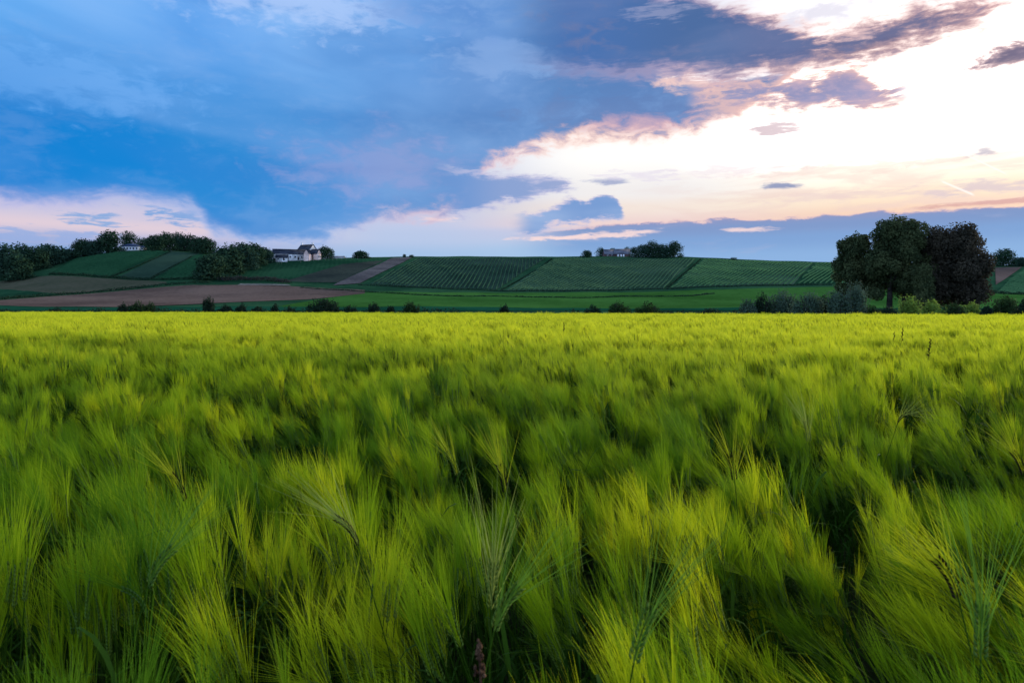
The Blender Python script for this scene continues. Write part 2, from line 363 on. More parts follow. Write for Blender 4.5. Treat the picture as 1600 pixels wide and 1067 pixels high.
# ------------------------------------------------------------------ the lie of the land
def pl(x, pts):
    pts = sorted(pts); return np.interp(x, [p[0] for p in pts], [p[1] for p in pts])
def edge_y(x):   # how far the barley reaches, as a depth, along each bearing x
    return pl(x, [(-400, 120), (0, 105), (400, 90), (800, 76), (1200, 66), (1600, 57), (2000, 50)])
RIDGE_Y = [(-300, 424), (0, 419), (60, 413), (110, 404), (150, 398), (190, 393), (225, 391.5), (270, 393), (320, 397), (370, 403), (425, 408), (470, 406.5), (505, 405), (560, 403), (650, 402), (870, 402), (1060, 402), (1110, 404), (1150, 406), (1200, 408), (1300, 411), (1400, 413), (1555, 416), (1620, 415), (1900, 410)]
RIDGE_D = [(-300, 470), (0, 470), (190, 500), (320, 500), (425, 480), (505, 482), (650, 555), (1050, 580), (1300, 560), (1600, 520), (1900, 500)]
FOOT_Y = [(-300, 452), (0, 450), (100, 440), (315, 439), (400, 443), (560, 446), (780, 453), (1000, 453.5), (1150, 449), (1300, 444), (1450, 448), (1560, 457), (1900, 462)]
XS = np.arange(-700, 2301, 10.0); DS = np.concatenate([np.arange(0, 200, 4.0), np.arange(200, 700, 2.0), np.arange(700, 3400, 60.0)])
def pchip(xk, yk, x):
    h = np.diff(xk); d = np.diff(yk)/h; m = np.zeros(len(xk))
    for i in range(1, len(xk)-1):
        if d[i-1]*d[i] > 0:
            w1, w2 = 2*h[i]+h[i-1], h[i]+2*h[i-1]; m[i] = (w1+w2)/(w1/d[i-1]+w2/d[i])
    m[0], m[-1] = d[0], d[-1]
    i = np.clip(np.searchsorted(xk, x)-1, 0, len(h)-1); s = (x-xk[i])/h[i]
    return (yk[i]*(2*s**3-3*s**2+1)+h[i]*m[i]*(s**3-2*s**2+s)+yk[i+1]*(-2*s**3+3*s**2)+h[i]*m[i+1]*(s**3-s**2))
def smooth1(a, k=3):
    for _ in range(k): a = np.convolve(np.r_[a[0], a, a[-1]], [0.25, 0.5, 0.25], 'valid')
    return a
ry_ = smooth1(pl(XS, RIDGE_Y), 2); rd_ = smooth1(pl(XS, RIDGE_D), 6); fy_ = smooth1(pl(XS, FOOT_Y), 3); ed_ = edge_y(XS)
ZT = np.zeros((len(XS), len(DS)))
zy = lambda y, d: CZ+(HZ-y)/F*d
for i in range(len(XS)):
    R, f = rd_[i], 368.0; zf, zr = zy(fy_[i], f), zy(ry_[i], R)
    ym = 0.5*(467.0+fy_[i]+6)
    xk = np.array([0, ed_[i]+2, ed_[i]+25, 200, 300, f, f+0.5*(R-f), R, R+90, R+260, 5000])
    yk = np.array([0, 0, -0.5, zy(486.0, 200), zy(max(466.0, fy_[i]+9), 300), zf, zf+0.56*(zr-zf), zr, zr-3, zr-14, zr-30])
    ZT[i] = pchip(xk, yk, DS)
YT = HZ-(ZT-CZ)/np.maximum(DS, 1)*F
YM = np.minimum.accumulate(np.where(DS[None, :] < 190, 1e4, YT), axis=1)
def ground(x, y):
    """height of the land at world x, y"""
    x = np.asarray(x, float); y = np.asarray(y, float)
    a = np.arctan2(x, y); ac = np.clip(a, -0.85, 0.85); r = np.hypot(x, y)
    dep = np.clip(r*np.cos(ac), 0, DS[-1]-1); px = 800+F*np.tan(ac)
    i = np.clip((px-XS[0])/10.0, 0, len(XS)-1.001); i0 = i.astype(int); fi = i-i0
    j = np.clip(np.searchsorted(DS, dep, side='right')-1, 0, len(DS)-2); fj = (dep-DS[j])/(DS[j+1]-DS[j])
    z = (ZT[i0, j]*(1-fi)+ZT[i0+1, j]*fi)*(1-fj)+(ZT[i0, j+1]*(1-fi)+ZT[i0+1, j+1]*fi)*fj
    return z+np.where(dep > 210, 0.25*wob(x, y, 0.012, 5), 0)
def depth_at(px, py):
    """depth at which the land is seen at bearing px, height py"""
    i = int(round((px-XS[0])/10.0)); i = min(max(i, 0), len(XS)-1)
    c = YM[i]; ok = np.nonzero(c <= py)[0]
    if len(ok) == 0: return float(rd_[i])
    j = ok[0]
    if j == 0 or c[j-1] > 9e3: return float(DS[j])
    f = (c[j-1]-py)/max(c[j-1]-c[j], 1e-6)
    return float(min(DS[j-1]+f*(DS[j]-DS[j-1]), rd_[i]))
def gp(px, d, up=0.0):
    x = (px-800)/F*d; return np.array((x, d, float(ground(x, d))+up))
def gpp(px, py, up=0.0): return gp(px, depth_at(px, py), up)

G_SOIL = mat_soil('barley soil', (0.020, 0.026, 0.008), (0.035, 0.040, 0.014), 0.8, 6.0)
G_MEADOW = mat_soil('hill grass', (0.018, 0.064, 0.030), (0.028, 0.080, 0.034), 0.03, 0.5)
M_VALLEY = mat_soil('valley meadow', (0.034, 0.112, 0.020), (0.046, 0.132, 0.026), 0.02, 0.4, (0.25, 1.0, 0.05))
M_LOWER = mat_soil('dark valley grass', (0.008, 0.060, 0.030), (0.012, 0.070, 0.034), 0.03, 0.4)
M_PLOUGH = mat_soil('ploughed earth', (0.112, 0.076, 0.060), (0.148, 0.100, 0.076), 0.022, 0.6, (1.2, 2.0, 0.05))
M_PLOUGH_GREY = mat_soil('grey ploughed earth', (0.086, 0.078, 0.076), (0.118, 0.104, 0.096), 0.05, 0.6)
M_STUBBLE = mat_soil('brown green field', (0.062, 0.074, 0.040), (0.088, 0.080, 0.050), 0.012, 0.4)
M_CROP = mat_soil('green crop', (0.013, 0.054, 0.026), (0.020, 0.066, 0.030), 0.03, 0.3, (2.1, 0.5, 0.03))
M_STRIP = mat_soil('dull green strip', (0.026, 0.056, 0.036), (0.032, 0.062, 0.038), 0.03, 0.4)
M_BROWNISH = mat_soil('brownish slope', (0.034, 0.044, 0.036), (0.044, 0.052, 0.038), 0.03, 0.4)
M_CHALK = mat_soil('pale track earth', (0.16, 0.15, 0.13), (0.21, 0.19, 0.16), 0.1, 0.8)
M_VSOIL = mat_soil('vineyard soil', (0.032, 0.068, 0.044), (0.044, 0.078, 0.050), 0.02, 0.5)
M_VSOIL_R = mat_soil('grassy vineyard soil', (0.042, 0.098, 0.052), (0.060, 0.108, 0.060), 0.02, 0.5)

def build_terrain():
    az = np.concatenate([np.linspace(-math.pi, -0.86, 60), np.linspace(-0.85, 0.85, 700), np.linspace(0.86, math.pi, 60)])
    rs = np.concatenate([np.linspace(0.02, 100, 40), np.arange(104, 220, 5.0), np.arange(222, 660, 3.0), np.geomspace(680, 9000, 24)])
    A, R = np.meshgrid(az, rs, indexing='ij'); X, Y = R*np.sin(A), R*np.cos(A)
    Z = ground(X, Y); Z = np.where(R > 3200, Z-(R-3200)*0.01, Z)
    n, k = A.shape
    I = np.arange(n*k).reshape(n, k)
    q = np.stack([I[:-1,:-1], I[1:,:-1], I[1:,1:], I[:-1,1:]], -1).reshape(-1, 4)
    rr = 0.5*(R[:-1,:-1]+R[1:,1:]); aa = 0.5*(A[:-1,:-1]+A[1:,1:])
    in_field = (rr*np.cos(np.clip(aa, -0.85, 0.85)) < edge_y(800+F*np.tan(np.clip(aa, -0.85, 0.85)))-0.5)
    b = MB(); b.add(np.c_[X.ravel(), Y.ravel(), Z.ravel()], q); b.qm = [np.where(in_field.ravel(), 1, 0)]
    o = b.build('hills', [G_MEADOW, G_SOIL], smooth=True); tag(o, kind='structure')
build_terrain()

def resample(pts, n):
    p = np.array(pts, float); s = np.r_[0, np.cumsum(np.hypot(*np.diff(p, axis=0).T))]; t = np.linspace(0, s[-1], n)
    return np.c_[np.interp(t, s, p[:,0]), np.interp(t, s, p[:,1])]
def sheet(name, low, up, m, lift=0.15, nu=60, nv=24):
    """a field draped over the land between a lower and an upper boundary (seen from the eye point)"""
    a, c = resample(low, nu), resample(up, nu); V = np.empty((nu, nv, 3))
    for j in range(nv):
        s = j/(nv-1); p = a*(1-s)+c*s
        for i in range(nu): V[i, j] = gpp(p[i,0], p[i,1], lift)
    I = np.arange(nu*nv).reshape(nu, nv); q = np.stack([I[:-1,:-1], I[1:,:-1], I[1:,1:], I[:-1,1:]], -1).reshape(-1, 4)
    b = MB(); b.add(V.reshape(-1, 3), q); o = b.build(name, m, smooth=True)
    return tag(o, kind='structure')
sheet('valley_meadow', [(430, 481), (800, 481.5), (1200, 482), (1660, 482)], [(560, 456), (790, 457), (1010, 457), (1150, 452), (1310, 448), (1450, 452), (1560, 460), (1660, 463)], M_VALLEY, 0.12, 90, 16)
sheet('valley_meadow', [(-60, 486), (600, 485.8), (1660, 485.8)], [(-60, 478), (180, 480), (430, 480.5), (800, 481), (1660, 481.5)], M_LOWER, 0.14, 90, 10)
sheet('ploughed_field', [(-60, 478), (0, 478.5), (180, 480), (300, 476), (400, 472), (480, 468), (570, 459)], [(-60, 474), (0, 470), (120, 461), (215, 453), (300, 446.5), (380, 446), (460, 448), (570, 454)], M_PLOUGH, 0.20, 90, 18)
sheet('field', [(-60, 472), (0, 468), (120, 459), (215, 450), (260, 443)], [(-60, 446), (0, 440), (78, 431), (170, 436), (260, 441)], M_STUBBLE, 0.17, 60, 18)
sheet('field', [(-60, 472), (0, 468), (90, 462)], [(-60, 446), (0, 452), (90, 460)], M_CROP, 0.25, 40, 10)
sheet('field_strip', [(180, 435.5), (232, 437.5)], [(268, 393.2), (318, 397.6)], M_STRIP, 0.20, 30, 30)
sheet('hill_field', [(330, 441), (420, 441), (530, 443)], [(425, 410), (505, 406), (612, 403.2)], M_CROP, 0.15, 40, 24)
sheet('hill_field', [(445, 440), (528, 442.5)], [(535, 413), (600, 407)], M_BROWNISH, 0.26, 30, 20)
sheet('ploughed_strip', [(520, 446.5), (562, 444)], [(612, 404), (644, 403)], M_PLOUGH_GREY, 0.36, 30, 30)
sheet('earth_bank', [(370, 446.8), (455, 447)], [(376, 444.6), (450, 445)], M_CHALK, 0.32, 30, 4)
sheet('ploughed_field', [(1556, 446), (1568, 438)], [(1555, 418.5), (1597, 418)], M_PLOUGH, 0.3, 20, 16)

# ------------------------------------------------------------------ vineyards: rows of low vines on the hill
def vineyard(label, low, up, dirv, gap, soil, vine, h=0.85, w=0.60, lift=0.22, seed=1):
    s = sheet('vineyard_soil', low, up, soil, lift, 50, 26)
    r = np.random.default_rng(seed)
    poly = np.array([gpp(x, y)[:2] for x, y in list(resample(low, 12))+list(resample(up, 12))[::-1]])
    d = np.array(dirv, float); d /= np.linalg.norm(d); pr = np.array((d[1], -d[0]))
    t = poly@pr; c = np.arange(t.min()+0.5*gap, t.max(), gap); b = MB()
    for k in c:
        hits = []                                             # where this row crosses the plot's edge
        for i in range(len(poly)):
            p, q = poly[i], poly[(i+1) % len(poly)]; a0, a1 = p@pr-k, q@pr-k
            if a0*a1 < 0: hits.append((p+(q-p)*a0/(a0-a1))@d)
        hits.sort()
        for h0, h1 in zip(hits[0::2], hits[1::2]):
            if h1-h0 < 3: continue
            n = int((h1-h0)/1.1)+2; ss_ = np.linspace(h0, h1, n)
            cx = pr[None, :]*k+d[None, :]*ss_[:, None]+pr[None, :]*r.normal(0, 0.05, (n, 1))
            z = ground(cx[:,0], cx[:,1])+lift
            hh = h*np.clip(0.85+0.30*wob(cx[:,0], cx[:,1], 0.05, 4)+0.3*r.random(n)-0.8*(r.random(n) < 0.04), 0.15, 2)*np.clip(np.minimum(ss_-h0, h1-ss_)/4, 0.15, 1); ww = w*(0.7+0.6*r.random((n, 2)))
            V = np.empty((n, 5, 3))
            for j, (sx, sz) in enumerate(((-0.5, 0.0), (-0.62, 0.62), (0.0, 1.0), (0.62, 0.62), (0.5, 0.0))):
                V[:, j, :2] = cx+pr[None, :]*(sx*ww[:, [0 if j < 2 else 1]]+r.normal(0, 0.05, (n, 1)))
                V[:, j, 2] = z+hh*sz*(1+r.normal(0, 0.07, n)) - (0.05 if sz == 0 else 0)
            I = np.arange(n*5).reshape(n, 5); qd = np.stack([I[:-1,:-1], I[:-1,1:], I[1:,1:], I[1:,:-1]], -1).reshape(-1, 4)
            b.add(V.reshape(-1, 3), qd)
    o = b.build('vineyard', vine); tag(o, label, 'vineyard', kind='stuff')
def mat_vine(name, c1, c2):
    def bd(N, b):
        g = N.n.new('ShaderNodeNewGeometry'); p = g.outputs['Position']
        f = N.m('ADD', N.m('MULTIPLY', N.noise(p, 0.9, 3), 0.6), N.m('MULTIPLY', N.noise(p, 0.03, 3), 0.4))
        N.put(b.inputs['Base Color'], N.mix(N.ss(f, 0.35, 0.65), (*c1, 1), (*c2, 1)))
    return mat(name, c1, 0.9, 0.0, bd)
VINE = mat_vine('vine leaves', (0.036, 0.086, 0.044), (0.052, 0.112, 0.056))
VINE_B = mat_vine('bright vine leaves', (0.042, 0.114, 0.046), (0.066, 0.154, 0.062))
VINE_W = mat_vine('hill vine leaves', (0.014, 0.056, 0.024), (0.024, 0.080, 0.034))
VINE_D = mat_vine('dark vine leaves', (0.024, 0.064, 0.038), (0.036, 0.084, 0.046))
vineyard('green vineyard on the slope directly below the white house', [(78, 428), (120, 431), (172, 434)], [(112, 406), (190, 394.5), (264, 394)], (0.9, 0.5), 2.6, M_CROP, VINE_W, seed=2)
vineyard('small striped vineyard at the right end of the white house hill', [(238, 438), (285, 438), (316, 434)], [(300, 401), (308, 399), (318, 398.5)], (0.95, 0.3), 3.0, M_CROP, VINE_W, seed=3)
vineyard('dark vineyard in the middle, right of the grey ploughed strip', [(578, 445), (680, 449), (776, 452)], [(652, 404), (750, 403.8), (852, 404)], (0.03, 1.0), 2.5, M_VSOIL, VINE_D, seed=4)
vineyard('slant rowed vineyard below the dark roofed house on the crest', [(790, 453.5), (900, 453.5), (1036, 451)], [(868, 404.5), (980, 404.5), (1088, 405)], (0.36, 1.0), 2.5, M_VSOIL_R, VINE, seed=5)
vineyard('greener striped vineyard on the slope left of the tall grove', [(1048, 450), (1150, 446.5), (1240, 444)], [(1100, 405.5), (1200, 409), (1270, 411.5)], (0.55, 1.0), 2.6, M_VSOIL_R, VINE_B, seed=6)
vineyard('bright green vineyard directly behind the tall grove', [(1246, 443.5), (1310, 443), (1420, 446)], [(1276, 411.8), (1340, 412.8), (1440, 414.5)], (0.62, 1.0), 2.6, M_CROP, VINE_B, seed=7)
vineyard('bright green vineyard on the slope at the right edge of the view', [(1552, 458), (1600, 461), (1680, 463)], [(1574, 440), (1602, 420), (1680, 419)], (0.85, 0.6), 2.6, M_CROP, VINE_B, h=1.1, seed=8)

# ------------------------------------------------------------------ trees, shrubs, hedges
BARK = mat_soil('bark', (0.030, 0.026, 0.022), (0.052, 0.045, 0.038), 0.8, 5.0)
FOL_DARK = mat_foliage('dark tree leaves', (0.012, 0.034, 0.020), (0.034, 0.074, 0.036), 0.25, 0.25)
FOL_TEAL = mat_foliage('distant tree leaves', (0.014, 0.040, 0.028), (0.038, 0.082, 0.048), 0.25, 0.18)
FOL_GROVE = mat_foliage('grove leaves', (0.030, 0.050, 0.022), (0.100, 0.120, 0.046), 0.3, 0.3)
FOL_COPPER = mat_foliage('copper leaves', (0.028, 0.028, 0.020), (0.085, 0.070, 0.044), 0.3, 0.3)
FOL_SHRUB = mat_foliage('shrub leaves', (0.018, 0.040, 0.014), (0.040, 0.076, 0.022), 0.3, 0.8)
FOL_SHRUB_D = mat_foliage('dark shrub leaves', (0.012, 0.026, 0.016), (0.026, 0.050, 0.024), 0.3, 0.8)
FOL_LIME = mat_foliage('lime shrub leaves', (0.110, 0.190, 0.034), (0.210, 0.300, 0.050), 0.4, 0.8)
FOL_SAGE = mat_foliage('grey green shrub leaves', (0.046, 0.084, 0.056), (0.095, 0.150, 0.094), 0.3, 0.8)

def crown_points(r, n, lobes, shell=0.45):
    """points and outward normals through a crown made of several lobes"""
    w = np.array([l[3]*l[4] for l in lobes]); w = w/w.sum(); P, Nn = [], []
    for l, k in zip(lobes, (w*n).astype(int)+1):
        d = r.normal(size=(k, 3)); d /= np.linalg.norm(d, axis=1, keepdims=True)
        ph = r.uniform(0, 6.28, 3)
        lump = 1+0.13*np.sin(d[:,0]*7+ph[0])*np.sin(d[:,2]*6+ph[1])+0.10*np.sin(d[:,1]*9+ph[2]+d[:,2]*5)
        rad = (1-shell*r.random(k)**1.6)*lump
        p = np.array(l[:3])+d*rad[:,None]*np.array((l[3], l[3], l[4]))
        P.append(p); Nn.append(d)
    return np.vstack(P), np.vstack(Nn)

def make_tree(name, label, cat, px, hw, ytop, ybase, mcrown, group=None, d=None, n=2200, leaf=None, seed=0, bare=0.18, lobes_n=9, trunks=1, clear_trunk=False, shape='round', dd=0.0):
    r = np.random.default_rng(1000+seed)
    if d is None: d = depth_at(px, ybase)
    d += dd
    base = gp(px, d); base[2] -= 0.15
    H = CZ+(HZ-ytop)/F*d-base[2]; Wd = hw/F*d
    Wd *= 1.30 if n < 5000 else 1.22
    root = empty(name, base, label, cat, group)
    z0 = H*bare; hc = H-z0; lobes = []
    for k in range(lobes_n):
        a = r.uniform(0, 6.28); v = (k+0.5)/lobes_n
        if shape == 'cone': prof = 1-0.85*v
        elif shape == 'round': prof = math.sqrt(max(0.05, 1-(2*v-0.95)**2*0.82))
        else: prof = 1.0-0.25*abs(2*v-0.8)
        R = Wd*((0.34+0.16*r.random()) if n < 9000 else (0.16+0.17*r.random()))
        off = max(0, Wd*prof-R)*(0.55+0.45*r.random())
        rz = min(R*(0.85+0.3*r.random()), hc*0.42)
        lobes.append((off*math.cos(a), off*math.sin(a), z0+rz*0.8+(hc-1.7*rz)*v, R, rz))
    if n < 5000:                                               # undergrowth and low boughs round the foot
        for k in range(7):
            a = k*0.9+r.random(); lobes.append((math.cos(a)*Wd*0.62, math.sin(a)*Wd*0.62, H*0.11, Wd*0.36, H*0.17))
    lobes.append((0, 0, z0+hc*0.5, Wd*0.55, hc*0.46))
    lobes.append((Wd*0.05, 0, H-hc*0.24, Wd*0.42, hc*0.24))
    P, Nn = crown_points(r, n, lobes)
    P[:,2] = np.maximum(P[:,2], z0*0.75+0.2*r.random(len(P)))
    leaf = leaf or max(0.25, Wd*0.085)
    v, q = quads_leaf(P, Nn+r.normal(size=P.shape)*0.7+np.array((0, 0, 0.25)), leaf*(0.6+0.8*r.random(len(P))), 0.6)
    MB().add(v, q).build('crown', mcrown, root)
    tb = MB()
    for k in range(trunks):
        ox = 0 if trunks == 1 else Wd*0.4*(k/(trunks-1)-0.5)
        tr = max(0.10, min(0.75, H*0.028))
        top = np.array((ox*0.3+r.normal()*Wd*0.05, r.normal()*Wd*0.05, H*0.72))
        path = [np.array((ox, 0, -0.3)), np.array((ox, 0, H*0.03)), np.array((ox*0.9, 0, H*0.25)), top*0.6+np.array((ox*0.4, 0, H*0.06)), top]
        tb.tube(path, [tr*1.5, tr*1.1, tr*0.9, tr*0.55, tr*0.12], 8)
        for j in range(7):
            a = r.uniform(0, 6.28); s = 0.22+0.5*r.random(); p0 = np.array((ox*0.9, 0, H*s))
            e = np.array((math.cos(a)*Wd*0.52, math.sin(a)*Wd*0.52, H*min(0.74, s+0.20)))
            tb.tube([p0, p0*0.5+e*0.5+np.array((0, 0, -H*0.02)), e], [tr*0.45, tr*0.28, tr*0.06], 5)
    tb.build('trunk', BARK, root, smooth=True)
    return root

hill_trees = [  # px, half width, top, base, material, label
    (10, 26, 381, 431, FOL_TEAL, 'broad dark tree cut by the left edge of the view'),
    (33, 20, 380, 424, FOL_TEAL, 'round dark tree second from the left edge of the view'),
    (27, 22, 397, 437, FOL_DARK, 'low dark tree in front of the two leftmost trees'),
    (55, 22, 385, 421, FOL_DARK, 'dark tree in the middle of the leftmost clump, lower than its neighbours'),
    (77, 22, 381, 414, FOL_TEAL, 'round tree at the right end of the leftmost clump'),
    (103, 18, 389, 407, FOL_TEAL, 'low bushy tree between the leftmost clump and the hilltop trees'),
    (129, 18, 372, 402, FOL_DARK, 'first tall tree on the left shoulder of the white house hill'),
    (148, 17, 375, 399, FOL_TEAL, 'narrow tree just left of the tallest hilltop tree'),
    (169, 21, 359, 396, FOL_DARK, 'tallest dark tree left of the white house'),
    (202, 15, 361, 391, FOL_DARK, 'round dark tree rising right behind the white house'),
    (224, 13, 371, 391, FOL_TEAL, 'low tree behind the right end of the white house'),
    (242, 17, 367, 392, FOL_DARK, 'first dark tree right of the white house'),
    (259, 16, 362, 392, FOL_DARK, 'highest tree in the row right of the white house'),
    (280, 17, 363, 393, FOL_TEAL, 'slender tree third in the row right of the white house'),
    (298, 17, 366, 394, FOL_DARK, 'thin crowned tree fourth in the row right of the white house'),
    (319, 20, 371, 397, FOL_DARK, 'broad tree at the right end of the row on the white house hill'),
    (331, 25, 396, 437, FOL_DARK, 'broad low tree at the left foot of the wood below the farmhouse'),
    (352, 27, 383, 428, FOL_DARK, 'wide dark tree in the left half of the wood beside the farmhouse'),
    (376, 24, 379, 421, FOL_TEAL, 'highest tree of the wood left of the farmhouse'),
    (396, 20, 379, 415, FOL_DARK, 'round topped tree third from the right in the wood left of the farmhouse'),
    (410, 16, 386, 411, FOL_TEAL, 'small tree second from the right in the wood left of the farmhouse'),
    (420, 10, 390, 409, FOL_DARK, 'narrow tree touching the left gable of the farmhouse'),
    (508, 13, 384, 404, FOL_DARK, 'round dark tree right against the farmhouse'),
    (519, 6, 395, 404.5, FOL_TEAL, 'small bushy tree at the right foot of the farmhouse tree'),
    (565, 12, 392, 403, FOL_DARK, 'lone domed tree on the crest right of the farmhouse'),
    (632, 3.0, 397, 402.5, FOL_TEAL, 'tiny upright tree on the crest above the grey ploughed strip'),
    (643, 4.5, 398, 402.5, FOL_DARK, 'small round bush on the crest above the grey ploughed strip'),
    (916, 9, 391, 402, FOL_DARK, 'separate round tree left of the dark roofed house'),
    (938, 9, 386, 402, FOL_TEAL, 'tree rising behind the left end of the dark roofed house'),
    (957, 9, 387, 402, FOL_DARK, 'tree showing over the middle of the dark roofed house'),
    (979, 8, 385, 402, FOL_TEAL, 'tree rising behind the right end of the dark roofed house'),
    (992, 9, 385, 402, FOL_DARK, 'first tree clear of the right end of the dark roofed house'),
    (1005, 14, 381, 402, FOL_TEAL, 'second tree right of the dark roofed house, lower than the next'),
    (1021, 13, 375, 402, FOL_DARK, 'tall tree in the middle of the clump right of the dark roofed house'),
    (1037, 15, 381, 402, FOL_TEAL, 'tree between the two tallest right of the dark roofed house'),
    (1052, 14, 376, 402, FOL_DARK, 'round tree at the right end of the clump by the dark roofed house'),
    (1147, 7.5, 402, 406.5, FOL_DARK, 'flat topped lone bush on the crest between house and grove'),
    (1568, 17, 388, 416, FOL_DARK, 'domed tree on the far crest right of the tall grove'),
    (1592, 13, 402, 416, FOL_TEAL, 'low tree on the far crest at the right edge of the view'),
]
for k, (px, hw, yt, yb, mc, lb) in enumerate(hill_trees):
    small = hw < 8
    wood = 'trees on the hills' 
    behind = 12 if lb.find('behind') >= 0 or lb.find('over the middle') >= 0 else 0
    make_tree('bush' if 'bush on' in lb else 'tree', lb, 'bush' if 'bush on' in lb else 'tree', px, hw, yt, yb, mc, wood, d=(float(pl(px, RIDGE_D))+16 if 925 < px < 985 else None), n=700 if small else 3600, seed=k, bare=0.0, lobes_n=6 if small else 12, dd=0 if 925 < px < 985 else behind, shape='full', leaf=max(0.22, hw*0.030))
# the tall grove at the right, beyond the end of the barley
GD = 150.0
make_tree('tree', 'green tree at the left end of the tall grove', 'tree', 1336, 31, 366, 484, FOL_GROVE, 'trees of the tall grove', d=GD+6, n=26000, leaf=0.25, seed=101, bare=0.22, lobes_n=34, shape='full')
make_tree('tree', 'tallest tree of the grove, domed crown over a thick forked trunk', 'tree', 1402, 52, 339, 486, FOL_GROVE, 'trees of the tall grove', d=GD, n=52000, leaf=0.25, seed=102, bare=0.16, lobes_n=52, trunks=2, shape='full')
make_tree('tree', 'dark purple brown copper leaved tree at the right end of the grove', 'tree', 1493, 56, 351, 486, FOL_COPPER, 'trees of the tall grove', d=GD-4, n=52000, leaf=0.25, seed=103, bare=0.10, lobes_n=52, shape='full')
make_tree('tree', 'small pointed evergreen standing between the two big trees of the grove', 'tree', 1443, 22, 412, 486, FOL_GROVE, 'trees of the tall grove', d=GD-10, n=10000, leaf=0.2, seed=104, bare=0.04, lobes_n=12, shape='cone')

def make_shrub(name, label, px, hw, ytop, mcrown, wispy=0.0, n=1500, off=4.0, seed=0, leaf=0.10, lobes_n=6, group='shrubs along the far edge of the barley'):
    r = np.random.default_rng(3000+seed)
    d = float(edge_y(px))+off
    base = gp(px, d); base[2] -= 0.1
    H = CZ+(HZ-ytop)/F*d-base[2]; Wd = hw/F*d
    root = empty(name, base, label, 'shrub', group)
    lobes = []
    for k in range(lobes_n):
        x = Wd*r.uniform(-0.72, 0.72); R = Wd*(0.25+0.2*r.random()); top = H*(1-0.35*(x/Wd)**2)*(0.72+0.28*r.random())
        rz = top*0.45; lobes.append((x, r.uniform(-0.4, 0.4)*Wd, top-rz, R, rz))
    lobes.append((0, 0, H*0.5, Wd*0.5, H*0.5))
    P, Nn = crown_points(r, n, lobes, 0.6); P[:,2] = np.maximum(P[:,2], 0.05*r.random(len(P)))
    b = MB(); v, q = quads_leaf(P, Nn+r.normal(size=P.shape)*0.8, leaf*(0.6+0.8*r.random(len(P))), 0.55); b.add(v, q)
    st = MB()
    for k in range(9):
        a = r.uniform(0, 6.28); e = np.array((math.cos(a)*Wd*0.7, math.sin(a)*Wd*0.5, H*(0.6+0.3*r.random())))
        st.tube([(e[0]*0.1, e[1]*0.1, -0.2), e*0.5+np.array((0, 0, H*0.08)), e], [0.05, 0.035, 0.01], 5)
    if wispy > 0:                                              # upright shoots sticking out of the top
        m = int(26*wispy)
        for k in range(m):
            x = Wd*r.uniform(-0.95, 0.95); y0 = Wd*r.uniform(-0.4, 0.4); h = H*(0.75+0.35*r.random())*(1-0.25*(x/Wd)**2)
            p0 = np.array((x*0.7, y0, H*0.25)); e = np.array((x*1.05+r.normal()*0.1, y0, h))
            st.tube([p0, p0*0.5+e*0.5, e], [0.02, 0.014, 0.005], 4)
            c = p0+(e-p0)*np.linspace(0.25, 1, 26)[:,None]+r.normal(0, 0.07, (26, 3))
            v, q = quads_leaf(c, r.normal(size=(26, 3)), leaf*0.9, 0.4, axis=np.tile((0, 0, 1.0), (26, 1))); b.add(v, q)
    b.build('foliage', mcrown, root); st.build('stems', BARK, root)
    return root
